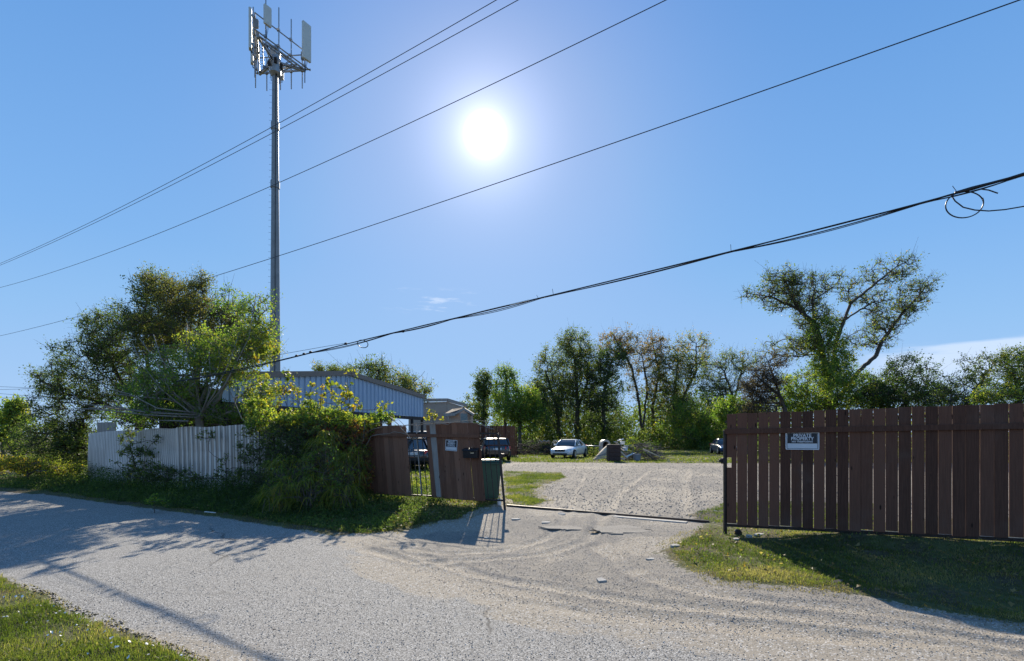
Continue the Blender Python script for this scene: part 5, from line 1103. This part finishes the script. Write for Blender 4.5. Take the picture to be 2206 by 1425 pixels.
def weeds(name, label, n, rg_, hmax, leaf, mat, seed, P, edge, tsh=0, cat='weeds', lo=0.0):
    rg = np.random.default_rng(seed); x, y = sample_poly(n, P, rg_, True)
    d = -sdf(x, y, P_road); hm = hmax * (1 - .72 * sstep(x, -4.8, -3.2)) * sstep(d, -.05, edge) * (0.35 + 1.0 * fbm(x, y, 1.6, 3, seed)) + .05; z = rg.uniform(lo, 1, len(x)) ** .8 * hm
    den = fbm(x, y + z, 3.0, 3, seed + 1); k = rg.random(len(x)) < np.clip((den - .25) * 3.5, .1, 1); x, y, z = x[k], y[k], z[k]
    C = np.stack([x, y, z + tz0(x, y)], 1); tn = np.clip(.35 + tsh + (fbm(x, y, 1.5, 3, seed + 3) - .5) * 1.0 + rg.normal(0, .17, len(x)), 0, 1)
    v, f, col = leaves_np(rg, C, leaf, tn, 2.2, -.2); tag(mesh_obj(name, v, f, mat, None, False, col), label, cat, kind='stuff')
    return x, y
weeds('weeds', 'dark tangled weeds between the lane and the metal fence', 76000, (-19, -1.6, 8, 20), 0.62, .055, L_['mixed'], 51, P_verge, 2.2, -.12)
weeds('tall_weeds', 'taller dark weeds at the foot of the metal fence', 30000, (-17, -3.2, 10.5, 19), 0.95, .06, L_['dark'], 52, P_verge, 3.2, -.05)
weeds('dry_weeds', 'thin dry weeds and stalks at the foot of the gate boards', 5000, (-4.5, -0.6, 9.6, 13), 0.5, .03, L_['dry'], 53, P_verge, 2.4, .0)
x, y = sample_poly(16000, P_verge, (-19, -4.2, 8, 20)); d_ = -sdf(x, y, P_road); h_ = .12 + .30 * sstep(d_, 0, 2.5)
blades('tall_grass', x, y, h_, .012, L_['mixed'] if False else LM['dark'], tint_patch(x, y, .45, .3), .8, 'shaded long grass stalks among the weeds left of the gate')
def reeds(name, label, blobs, n, length, wd, mat, seed, cat='shrub'):
    """clump of arching stems with long narrow drooping leaves"""
    rg = np.random.default_rng(seed); Q, Fq, Ft, col, off = [], [], [], [], 0; e = None; St = []
    for (x, y, rx, ry, D, w_) in blobs:
        c = np.array(px(x, y, D)); nw = int(n * w_ / 13); q = rand_ellipsoid(rg, nw, .15) * np.array([rx, rx * .8, ry]) / F * D; wc = c + q; wc[:, 2] = np.maximum(wc[:, 2], .15)
        q = np.repeat(q, 13, 0); m = len(q); b = np.repeat(wc, 13, 0) + rg.normal(0, .012, (m, 3))
        out = rg.normal(size=q.shape) + .55 * q / (np.linalg.norm(q, axis=1)[:, None] + 1e-6); out[:, 2] = np.abs(out[:, 2]) * .8 + .1; out /= np.linalg.norm(out, axis=1)[:, None]
        L = length * rg.uniform(.5, 1.2, m); side = np.cross(out, [0, 0, 1.0]); side /= np.linalg.norm(side, axis=1)[:, None]; K = 5; pts = []
        for k in range(K):
            t = k / (K - 1); p = b + out * (L * t)[:, None]; p[:, 2] -= L * t * t * 1.1; hw = (wd * (0.9 - .88 * t) * .5)
            p[:, 2] = np.maximum(p[:, 2], .02); pts += [p - side * hw, p + side * hw]
        v = np.stack(pts, 1).reshape(-1, 3); i = np.arange(m)[:, None, None] * 2 * K; j = np.arange(K - 1)[None, :, None] * 2
        Q.append(v); Fq.append((i + j + np.array([[[0, 1, 3, 2]]])).reshape(-1, 4) + off); off += len(v); col.append(np.repeat(np.clip(rg.normal(.62, .2, m), 0, 1), 2 * K)); 
        k2 = nw; St.append((np.stack([c[0] + rg.normal(0, .12, k2), c[1] + rg.normal(0, .12, k2), np.zeros(k2)], 1), b[::13][:k2]))
    x0 = St[0][0][0]; e = empty(name, (x0[0], x0[1], 0)); tag(e, label, cat)
    a = np.concatenate([q[0] for q in St]); b = np.concatenate([q[1] for q in St]); mid = (a + b) / 2; mid[:, 2] += .15; mid[:, :2] = a[:, :2] * .7 + b[:, :2] * .3
    v1, f1 = tubes_np(a, mid, np.full(len(a), .008), np.full(len(a), .006), 4); v2, f2 = tubes_np(mid, b, np.full(len(a), .006), np.full(len(a), .003), 4)
    mesh_obj('stem', np.concatenate([v1, v2]), np.concatenate([f1, f2 + len(v1)]), M_barkl, e, True)
    mesh_obj('foliage', np.concatenate(Q), np.concatenate(Fq), mat, e, False, np.concatenate(col)[:, None].repeat(3, 1))
reeds('reed_shrub', 'big shrub with long narrow drooping leaves standing before the vines', [(630, 1010, 55, 30, 12.1, .8), (715, 975, 40, 50, 12.1, .9), (755, 1010, 30, 50, 12.0, .6), (660, 1055, 80, 40, 11.5, 1.2), (600, 1060, 45, 26, 11.4, .5), (745, 1065, 40, 26, 11.5, .5), (690, 940, 22, 22, 12.3, .3)], 560, .42, .026, L_['yellow'], 60)
# bare vine stems over the gate top
def stems(name, label, lines, r, mat, cat='vine'):
    e = None
    rn = random.Random(77)
    for ln in lines:
        pts = [px(*q) for q in ln]; out = []
        for a, b in zip(pts[:-1], pts[1:]):
            m = max(2, int((b - a).length / .15))
            for j in range(m): out.append(a.lerp(b, j / m) + Vector([rn.gauss(0, .012) for _ in range(3)]))
        out.append(pts[-1])
        if e is None: e = empty(name, out[0]); tag(e, label, cat)
        k = MB(); k.tube(out, [r * (1 - .6 * i / len(out)) for i in range(len(out))], 5); k.build('stem', mat, e, True)
tree('vine_shoots', 'thin upright vine shoots with small leaves rising before the carport wall', 'vine', 63, [(640, 850, 8, 30, 13.4, 7, .3), (690, 850, 8, 25, 13.4, 6, .35), (668, 840, 5, 25, 13.4, 5, .2), (720, 855, 12, 20, 13.4, 6, .3), (600, 860, 10, 30, 13.6, 8, .3), (830, 880, 20, 14, 13.0, 6, .3)],
     [[(640, 905, 13.4), (642, 850, 13.4)], [(640, 905, 13.4), (690, 900, 13.4), (690, 850, 13.4)]], 420, .07, L_['yellow'], .010, twig=.004, clump=.10, step=.2, elong=1.2)
stems('bare_vine', 'leafless vine stems trailing over the top of the leaning gate', [
    [(750, 1075, 13.2), (765, 970, 13.1), (790, 930, 13.0), (830, 918, 12.9), (900, 916, 12.5), (960, 910, 12.1), (1030, 906, 11.7), (1072, 915, 11.5)],
    [(780, 975, 13.0), (800, 940, 12.9), (850, 932, 12.7), (895, 938, 12.4)], [(840, 900, 12.9), (870, 925, 12.6), (885, 945, 12.5), (905, 952, 12.3)],
    [(870, 918, 12.6), (920, 908, 12.2), (965, 915, 12.0), (985, 905, 11.9), (1010, 912, 11.8)], [(1030, 915, 11.8), (1050, 918, 11.7), (1065, 925, 11.6)],
    [(740, 945, 13.2), (790, 915, 13.1), (860, 905, 12.8), (880, 930, 12.6)], [(775, 1040, 12.9), (780, 960, 12.9), (786, 900, 12.9), (775, 872, 12.9)]], .011, M_barkl)
tree('sapling', 'leafy sapling growing up through the drooping shrub beside the gate', 'plant', 62, [(700, 1020, 60, 60, 11.6, 60, .1), (620, 1040, 50, 35, 11.7, 40, 0), (750, 1050, 35, 45, 11.6, 30, .15)], [[(700, 1100, 11.6), (698, 1020, 11.6)]], 1500, .05, L_['bright'], .015, twig=.005, clump=.15, step=.2)
tree('vine_sprig', 'small leafy vine sprig sticking up above the grey board of the gate', 'vine', 61, [(930, 898, 12, 9, 12.2, 10, .4), (925, 888, 4, 8, 12.2, 4, .3), (955, 905, 5, 4, 12.1, 3, .4)], [[(935, 913, 12.2), (930, 898, 12.2)]], 130, .05, L_['yellow'], .006, twig=.003, clump=.05, step=.08, elong=1.3)

# ------------------------------------------------------------------ overhead lines
def hi(x, y): kk = (x - CX) / F; D = 16 / (1 + .6 * kk); return px(x, y, D)
def cable_obj(name, label, pts, x0, x1, r, mat, group=None, slope=-.6):
    W = np.array([tuple(p) for p in pts]); cz = np.polyfit(W[:, 0], W[:, 2], min(2, len(W) - 1)); cy = np.polyfit(W[:, 0], W[:, 1], 1)
    X = np.linspace(x0, x1, 70); k = MB(); k.tube([(x, np.polyval(cy, x), np.polyval(cz, x)) for x in X], r, 6)
    o = k.build(name, mat, None, True); tag(o, label, 'cable', group); return o
GC = 'high power lines crossing the sky'
cable_obj('power_line', 'uppermost thin power line crossing the sky from left to top', [hi(0, 568), hi(583, 276), hi(602, 265), hi(1070, 0)], -48, 16, .012, M_wire, GC)
cable_obj('power_line', 'second thin power line running close below the uppermost one', [hi(0, 572), hi(583, 290), hi(610, 274), hi(1117, 0)], -48, 16, .012, M_wire, GC)
cable_obj('power_line', 'third power line passing above the sun', [hi(0, 620), hi(583, 402), hi(1200, 114), hi(1437, 0)], -48, 16, .012, M_wire, GC)
cable_obj('power_line', 'lowest high power line passing below the sun to the top right corner', [hi(0, 724), hi(446, 601), hi(1000, 420), hi(1200, 350), hi(1547, 227), hi(2206, 0)], -48, 16, .012, M_wire, GC)
LOW = [(380, 822), (470, 806), (560, 786), (600, 777), (671, 760), (775, 734), (845, 717), (979, 687), (1167, 642), (1300, 611), (1575, 542), (1821, 475), (2054, 421), (2206, 379), (2500, 290)]
def lo(x, y): kk = (x - CX) / F; return px(x, y, 9.75 / (1 + .5 * kk))
lw = np.array([tuple(lo(*q)) for q in LOW]); 
def lowp(X): return Vector((X, float(np.interp(X, lw[:, 0], lw[:, 1])), float(np.interp(X, lw[:, 0], lw[:, 2]))))
cz_ = np.polyfit(lw[:, 0], lw[:, 2], 4)
def lowp(X): return Vector((X, 9.75 - .5 * X, float(np.polyval(cz_, X))))
ec = empty('cable_bundle', lowp(-2)); tag(ec, 'thick black bundle of communication cables sagging across the driveway', 'cable bundle')
Xs = np.linspace(lw[0, 0], 10.5, 240); knots = [lo(x, 700).x for x in (380, 671, 845, 979, 1167, 1575, 1990, 2206)] + [11]
for i, (r, amp, ph) in enumerate([(.011, 0, 0), (.008, .035, 0), (.009, -.012, .3), (.006, .05, .1)]):
    pts = []
    for X in Xs:
        j = max([q for q in range(len(knots) - 1) if knots[q] <= X] + [0]); f = (X - knots[j]) / (knots[j + 1] - knots[j]); f = min(1, max(0, f))
        sg = math.sin(math.pi * f) * (1 if j % 2 or i != 3 else .3); pts.append(lowp(X) + Vector((0, .012 * math.cos(i * 2.1 + X), -amp * sg - .004 * i)))
    k = MB(); k.tube(pts, r, 6); k.build('cable', M_cable, ec, True)
k = MB(); pts = [lowp(X) + Vector((0, -.012, .004)) for X in np.linspace(lo(2055, 421).x, 10.5, 30)]; k.tube(pts, [.020 + .006 * math.sin(i * 1.7) for i in range(30)], 7); k.build('splice_wrap', M_cable, ec, True)
k = MB(); pts = [lowp(X) + Vector((0, -.014, .001)) for X in np.linspace(lo(1100, 660).x, lo(1140, 650).x, 6)]; k.tube(pts, .012, 6); k.build('pale_sleeve', M_white, ec, True)
def loop(c, a, b, y, r, name, tilt=0, t0=0, t1=6.6):
    k = MB(); k.tube([Vector((c[0] + a * math.cos(t) * math.cos(tilt) - b * math.sin(t) * math.sin(tilt), c[1] + .03 * math.sin(t * .5), c[2] + a * math.cos(t) * math.sin(tilt) + b * math.sin(t) * math.cos(tilt))) for t in np.linspace(t0, t1, 36)], r, 6); k.build(name, M_cable, ec, True)
D1 = lo(2080, 440).y; c = px(2080, 440, D1); loop(c, 39 / F * D1, 28 / F * D1, 0, .008, 'cable_loop', .12)
D1 = lo(781, 741).y; c = px(781, 741, D1); loop(c, 12 / F * D1, 8 / F * D1, 0, .009, 'cable_loop', -.3)
k = MB(); pts = [px(x, y, lo(x, 430).y) for x, y in ((2051, 424), (2058, 434), (2075, 447), (2100, 453), (2130, 455), (2165, 452), (2206, 445), (2300, 425))]; k.tube(pts, .008, 6); k.build('drop_cable', M_cable, ec, True)
k = MB(); k.tube([px(x, y, lo(x, 410).y) for x, y in ((2114, 408), (2130, 410), (2150, 417))], .008, 6); k.build('loose_end', M_cable, ec, True)
for a, b in (((2052, 401), (2063, 416)), ((1574, 527), (1575, 543)), ((1156, 636), (1160, 644)), ((1190, 623), (1192, 635))):
    k = MB(); k.tube([px(*a, lo(*b).y), px(*b, lo(*b).y)], .004, 5); k.build('tie_end', M_cable, ec)
for x, y in ((639, 767), (655, 763), (669, 759), (745, 741), (868, 714)):
    k = MB(); p = px(x, y, lo(x, y).y); k.lathe([(.012, -.035), (.028, -.02), (.03, .02), (.012, .035)], 8, p, Matrix.Rotation(math.pi / 2, 3, 'Y')); k.build('clamp', M_cable, ec)
k = MB(); k.tube([px(x, y, lo(x, y).y + .1) for x, y in ((560, 775), (610, 763), (706, 746), (745, 740))], .005, 5); k.build('messenger_wire', M_cable, ec)
# faint wires at the far left
GL = 'distant wires at the far left'
for i, (a, b) in enumerate((((-300, 822), (250, 843)), ((-300, 848), (250, 833)), ((-300, 825), (250, 868)), ((-300, 857), (250, 858)))):
    k = MB(); k.tube([px(a[0], a[1], 60), px(b[0], b[1], 58)], .018, 5); tag(k.build('distant_wire', M_wire, None), ['highest of the faint distant wires left of the thicket', 'faint distant wire rising to the right at the far left', 'faint distant wire sloping down to the right at the far left', 'lowest and darkest of the distant wires at the far left'][i], 'cable', GL)

# ------------------------------------------------------------------ cell tower
def tower():
    C = Vector((-14.85, 32.1, 0)); e = empty('cell_tower', C); tag(e, 'tall grey cell tower monopole with antennas on a triangular platform', 'tower')
    zt = 25.7; D = C.y
    zf = [CH + (HY - y) / F * D for y in (556, 398, 272)]
    k = MB(); n = 18; prof = [(.335, 0), (.325, zf[0] - .0)]
    def rad(z): return .345 - (.345 - .165) * (z / zt)
    k.lathe([(rad(0), 0)] + [(rad(z), z) for z in np.linspace(1, zt - .3, 24)] + [(.16, zt)], n, C); k.build('pole', M_pole, e, True)
    for z in zf[1:]:
        k = MB(); k.lathe([(rad(z) + .015, z - .26), (rad(z) + .05, z - .24), (rad(z) + .05, z + .2), (rad(z) + .015, z + .26)], n, C); k.build('collar', M_pole, e, False)
    z = 3.5; i = 0
    while z < zt - 1.5:
        s = -1; r = rad(z); k = MB(); a = C + Vector((s * r * .95, -.05, z)); k.tube([a, a + Vector((s * .15, 0, .0)), a + Vector((s * .15, 0, .03))], .007, 5); k.build('climbing_peg', M_steel, e); z += .42 if i % 2 else .36; i += 1
    k = MB(); k.tube([C + Vector((.13, -rad(z) - .02, z)) for z in np.linspace(2, zt - 1, 20)], .02, 6); k.build('cable_run', M_black, e)
    # platform
    zp = 25.3; N = Vector((-15.0, 30.15, zp)); Lp = Vector((-16.45, 33.35, zp)); Rp = Vector((-13.35, 33.05, zp)); V3 = [N, Lp, Rp]
    cen = Vector((C.x, C.y, zp))
    for i in range(3):
        a, b = V3[i], V3[(i + 1) % 3]; d = (b - a).normalized(); out = Vector((d.y, -d.x, 0)); 
        if out.dot((a + b) / 2 - cen) < 0: out = -out
        k = MB(); k.bar(a, b, .07, .09); ins = .45
        a2, b2 = a.lerp(cen, .28), b.lerp(cen, .28); k.bar(a2, b2, .05, .07)
        for j in range(10):
            f = (j + .5) / 10; k.tube([a.lerp(b, f), a2.lerp(b2, f)], .014, 4)
        k.build('platform_beam', M_galv, e)
        k = MB(); o = out * .12
        k.tube([a + o + Vector((0, 0, 1.1)) - d * .25, b + o + Vector((0, 0, 1.1)) + d * .25], .035, 6); k.build('hand_rail', M_galv, e)
        k = MB(); k.tube([a + o + Vector((0, 0, .12)) - d * .3, b + o + Vector((0, 0, .12)) + d * .3], .04, 6); k.build('mount_rail', M_galv, e)
        k = MB(); k.bar(cen + Vector((0, 0, -.15)), a + Vector((0, 0, -.05)), .12, .14); k.build('arm', M_galv, e)
        k = MB(); k.tube([cen + Vector((0, 0, -.9)), a.lerp(cen, .35)], .035, 5); k.tube([cen + Vector((0, 0, .7)), a.lerp(cen, .3)], .03, 5); k.build('brace', M_galv, e)
        side = ('NL', 'LR', 'RN')[i]
        ms = {'NL': (.05, .35, .65, .95), 'LR': (.12, .42, .66, .9), 'RN': (.06, .36, .62, .88)}[side]
        for j, f in enumerate(ms):
            p = a.lerp(b, f) + out * .22; z0, z1 = {'NL': (-1.1, 1.7), 'LR': (-1.0, 1.1), 'RN': (-.5, 2.5)}[side]
            if side == 'RN': z0, z1 = ((-1.0, .6), (-.35, 2.35), (-.35, 2.45), (-.3, 2.7))[j]
            k = MB(); k.tube([p + Vector((0, 0, z0)), p + Vector((0, 0, z1))], .034, 6); k.build('mast', M_galv, e)
            for zz in (.12, 1.1):
                if z1 > zz: k = MB(); k.box(p - out * .05 + Vector((0, 0, zz)), (.16, .16, .12)); k.build('clamp', M_galv, e)
            def panel(h, zc, w_=.32, th=.16, off=.16, mt=M_panel):
                q = p + out * off + Vector((0, 0, zc)); M = Matrix((d, out, Vector((0, 0, 1)))).transposed(); k = MB(); k.box(q, (w_, th, h), M); pn = k.build('antenna_panel', mt, e, False, .035)
                for zz in (-h * .35, h * .35): k = MB(); k.box(q - out * (off * .5 + .02) + Vector((0, 0, zz)), (.08, .12, .1), M); k.build('bracket', M_galv, pn)
                for s in (-.08, 0, .08):
                    k = MB(); k.tube([q + d * s + Vector((0, 0, -h / 2)), q + d * s * .8 - out * .05 + Vector((0, 0, -h / 2 - .2)), p + Vector((0, 0, z0 * .5))], .012, 4); k.build('jumper_cable', M_black, pn)
            if side == 'RN' and j == 0: panel(2.35, 1.55, .62)
            if side == 'RN' and j == 3: panel(1.15, 1.25, .46)
            if side == 'NL' and j == 0: panel(2.4, .35, .34)
            if side == 'NL' and j == 1: panel(1.3, .6, .28)
            if side == 'NL' and j == 2: panel(1.0, .2, .3)
            if side == 'LR' and j == 1: panel(.9, .2, .24)
            if (side == 'NL' and j < 3) or (side == 'RN' and j == 0):
                k = MB(); k.box(p - out * .14 + Vector((0, 0, .75)), (.28, .16, .5)); k.build('radio_unit', M_grey, e, False, .02)
    # cable tangle round the pole head
    rn = random.Random(9)
    for j in range(14):
        a = rn.uniform(0, 6.28); k = MB(); r0 = .24; b = rn.choice(V3).lerp(cen, rn.uniform(.2, .6))
        k.tube([C + Vector((math.cos(a) * r0, math.sin(a) * r0, zp - rn.uniform(.8, 1.6))), C + Vector((math.cos(a) * .34, math.sin(a) * .34, zp - .3)), cen.lerp(b, .4) + Vector((0, 0, -.25 + rn.uniform(-.1, .2))), b + Vector((0, 0, .2))], .02, 5); k.build('feeder_cable', M_black, e, True)
    k = MB(); k.lathe([(.2, -1.1), (.36, -.9), (.38, -.2), (.30, .1), (.33, .5), (.18, .75)], 12, cen); k.build('collar_mount', M_galv, e)
    for j in range(6):
        a = j * 1.05; k = MB(); k.box(cen + Vector((math.cos(a) * .36, math.sin(a) * .36, -.45 + .15 * (j % 2))), (.16, .16, .35)); k.build('junction_box', M_steel, e)
tower()

# ------------------------------------------------------------------ debris in the yard
def W(x, y): g = G(x, y); return Vector((g[0], g[1], hz(*g)))
c = W(1322, 995); e = empty('dresser', c, R(6)); e['_local'] = 1; tag(e, 'dark brown drawer cabinet dumped upright in front of the rubbish heap', 'cabinet')
k = MB(); k.box((0, 0, .56), (.82, .5, 1.10)); k.build('carcass', M_rust, e, False, .01)
for j in range(4): k = MB(); k.box((0, -.265, .18 + j * .26), (.74, .03, .22)); dr = k.build('drawer', M_rust, e, False, .012); k = MB(); k.tube([(-.1, -.29, .18 + j * .26), (.1, -.29, .18 + j * .26)], .01, 6); k.build('handle', M_steel, dr)
rn = random.Random(4)
c = W(1295, 992)
for j in range(7):
    k = MB(); x0 = px(1278 + j * 3.0, 990 - j * 3, 35.0 + .12 * j); x1 = px(1312, 985 - j * 4.5, 35.3 + .1 * j); x0.z = max(.05, x0.z); k.bar(x0, x1, .20, .07, tint=.6 + .4 * rn.random())
    tag(k.build('timber_plank', M_plank if j != 2 else M_wgrey, None), ['lowest tan timber plank left of the dark cabinet', 'second lowest tan plank left of the dark cabinet', 'greyish plank in the middle of the slanting stack', 'fourth plank up in the slanting stack beside the cabinet', 'fifth plank up in the slanting stack beside the cabinet', 'second highest plank of the slanting stack', 'topmost plank of the slanting stack left of the cabinet'][j], 'plank', 'planks leaning left of the cabinet')
for j, (a, b) in enumerate((((1336, 972), (1352, 988)), ((1334, 985), (1346, 991)), ((1336, 966), (1344, 972)))):
    k = MB(); k.bar(px(*a, 34.6), px(*b, 34.2), .1, .05, tint=rn.random()); tag(k.build('timber_plank', M_plank, None), ['longest pale plank leaning right of the dark cabinet', 'short pale plank at the right foot of the dark cabinet', 'short pale stub right of the cabinet top'][j], 'plank', 'planks leaning right of the cabinet')
c = px(1305, 976, 38); c.z = hz(c.x, c.y); e = empty('dog_kennel', c); tag(e, 'pale arched kennel opening standing behind the cabinet', 'kennel')
k = MB(); ro, ri = .36, .22; zc = CH + (HY - 958) / F * 38; arc = [(ro * math.cos(t), ro * math.sin(t)) for t in np.linspace(0, math.pi, 13)]; arci = [(ri * math.cos(t), ri * math.sin(t)) for t in np.linspace(math.pi, 0, 13)]
ring = [(ro, -.55)] + arc + [(-ro, -.55), (-ri, -.55)] + arci + [(ri, -.55)]
base = k.addv([c + Vector((x_, 0, zc - c.z + z_)) for x_, z_ in ring]); base2 = k.addv([c + Vector((x_, .9, zc - c.z + z_)) for x_, z_ in ring]); m = len(ring)
outer = [0] + list(range(1, 14)) + [14]; inner = [29] if False else None
op = [(ro, -.55)] + arc + [(-ro, -.55)]; ip = [(ri, -.55)] + [(ri * math.cos(t), ri * math.sin(t)) for t in np.linspace(0, math.pi, 13)] + [(-ri, -.55)]
k = MB(); f_ = lambda q, dy: c + Vector((q[0], dy, zc - c.z + q[1]))
A_ = k.addv([f_(q, 0) for q in op]); B_ = k.addv([f_(q, 0) for q in ip]); C_ = k.addv([f_(q, .9) for q in op]); D_ = k.addv([f_(q, .9) for q in ip])
for j in range(len(op) - 1): k.face((A_ + j, A_ + j + 1, B_ + j + 1, B_ + j), (A_ + j, C_ + j, C_ + j + 1, A_ + j + 1), (B_ + j, B_ + j + 1, D_ + j + 1, D_ + j), (C_ + j, D_ + j, D_ + j + 1, C_ + j + 1))
k.build('shell', M_galv, e); k = MB(); k.box(f_((0, -.15), .85), (.5, .04, .8)); k.build('back_panel', M_dark, e)
def thing_box(name, x, y, D, s, mat, label, cat, rz=0, lid=None):
    c = px(x, y, D); c.z = max(hz(c.x, c.y), c.z); o = MB(); M = Matrix.Rotation(rz, 3, 'Z'); a, b, h = s; t = .85
    pts = [(-a * t, -b * t, 0), (a * t, -b * t, 0), (a * t, b * t, 0), (-a * t, b * t, 0), (-a, -b, h), (a, -b, h), (a, b, h), (-a, b, h)]
    e = empty(name, c); tag(e, label, cat); o.hexa([c + M @ Vector(p) for p in pts]); o.build('tub', mat, e, False, .02); k = MB(); k.hexa([c + M @ Vector(p) for p in ((-a * 1.06, -b * 1.06, h * .92), (a * 1.06, -b * 1.06, h * .92), (a * 1.06, b * 1.06, h * .92), (-a * 1.06, b * 1.06, h * .92), (-a * 1.06, -b * 1.06, h + .01), (a * 1.06, -b * 1.06, h + .01), (a * 1.06, b * 1.06, h + .01), (-a * 1.06, b * 1.06, h + .01))]); k.build('rolled_edge', mat, e, False, .01); return e
thing_box('plastic_tub', 1372, 993, 34.5, (.2, .2, .44), M_grey, 'grey plastic tub standing right of the brush heap', 'tub', .2)
thing_box('paint_bucket', 1347, 972, 35.5, (.13, .13, .26), M_white, 'white bucket lying on the heap right of the cabinet', 'bucket', .5)
def heap(name, label, x0, x1, ylo, D, n, mat, cat, seed, r=.02, Lm=1.4):
    rg = np.random.default_rng(seed); a = px(x0, 985, D); b = px(x1, 985, D); h = CH + (HY - ylo) / F * D; X = rg.uniform(a.x, b.x, n); f = (X - a.x) / (b.x - a.x); Z = rg.uniform(0, 1, n) * h * np.sin(np.pi * np.clip(f, .05, .95)) ** .6
    P = np.stack([X, D + rg.uniform(-.6, .6, n), Z], 1); d = rg.normal(size=(n, 3)); d[:, 2] *= .35; d /= np.linalg.norm(d, axis=1)[:, None]; L = Lm * rg.uniform(.3, 1, n)[:, None]; Q = P + d * L; Q[:, 2] = np.maximum(Q[:, 2], .02)
    v, f_ = tubes_np(P, Q, np.full(n, r), np.full(n, r * .5), 4); o = mesh_obj(name, v, f_, mat, None, True); tag(o, label, cat, kind='stuff')
thing_box('plastic_crate', 1352, 966, 36.2, (.22, .16, .2), M_white, 'pale crate on top of the rubbish behind the bucket', 'crate', .7)
thing_box('laundry_basket', 1341, 958, 36.6, (.14, .14, .22), M_white, 'small white basket at the highest point of the rubbish', 'basket', .2)
for j, (a_, b_, D_, lb) in enumerate((((1325, 952), (1340, 965), 36.0, 'bent white sheet leaning over the kennel top'), ((1348, 985), (1366, 976), 35.0, 'thin white board lying between cabinet and grey tub'))):
    k = MB(); k.bar(px(*a_, D_), px(*b_, D_ + .3), .30, .02); tag(k.build('scrap_board', M_white, None), lb, 'board')
heap('brush_heap', 'heap of cut branches and brush right of the cabinet', 1345, 1420, 955, 35.8, 260, M_barkl, 'brush heap', 5)
heap('brush_heap', 'low dark heap of branches left of the white sedan', 1100, 1195, 950, 46.0, 420, M_bark, 'brush heap', 6)
for j, (x0, y0, x1, y1, D, lb, mt) in enumerate(((1385, 968, 1422, 985, 34.5, 'long bare pole sticking out of the brush heap to the right', M_plank), (1390, 973, 1408, 991, 34.2, 'dark pole slanting down from the brush heap', M_bark), (1262, 961, 1302, 962, 39, 'grey pipe lying level between the sedan and the cabinet', M_galv), (1330, 950, 1344, 946, 36.5, 'crooked white plastic pipe on top of the rubbish', M_white))):
    k = MB(); k.tube([px(x0, y0, D), px(x1, y1, D)], .045, 8); tag(k.build('pole', mt, None, True), lb, 'pole')
tree('heap_weed', 'tuft of green weeds growing through the brush heap', 'plant', 70, [(1362, 962, 12, 18, 36, 30, .2), (1390, 972, 15, 10, 36, 16)], [[(1362, 992, 36), (1362, 970, 36)]], 900, .08, L_['bright'], .02, clump=.12, twig=.006)
tree('weed_tuft', 'weeds growing at the rear wheel of the white sedan', 'plant', 71, [(1278, 975, 14, 12, 41, 24, .1)], [[(1278, 990, 41), (1278, 975, 41)]], 700, .08, L_['mixed'], .02, clump=.12, twig=.006)
def tarp(x0, x1, y0, y1, D, lb, seed):
    rg = np.random.default_rng(seed); n, m = 14, 6; a = px(x0, y0, D); b = px(x1, y1, D); P = []
    for i in range(n):
        for j in range(m):
            P.append((a.x + (b.x - a.x) * i / (n - 1), D + j * .22, a.z + rg.normal(0, .03) - .05 * j + .06 * math.sin(i * 1.3)))
    i = np.arange(n - 1)[:, None] * m + np.arange(m - 1)[None]; o = mesh_obj('tarpaulin', np.array(P), [np.stack([i, i + m, i + m + 1, i + 1], -1).reshape(-1, 4)], M_white, None, False); o.modifiers.new('t', 'SOLIDIFY').thickness = .02; tag(o, lb, 'tarpaulin')
tarp(1161, 1186, 950, 947, 46, 'larger white tarpaulin on the dark branch heap left of the sedan', 1); tarp(1192, 1203, 949, 947, 46.5, 'small white tarpaulin just behind the sedan roof', 2)
x, y = sample_poly(60, P_strip, (10, 16, 30, 36)); flecks('rubble_scatter', x, y, .03, .12, M_con, np.full(len(x), .5), 'scatter of pale rubble in the grass strip near the blue car', 'rubble', .3)
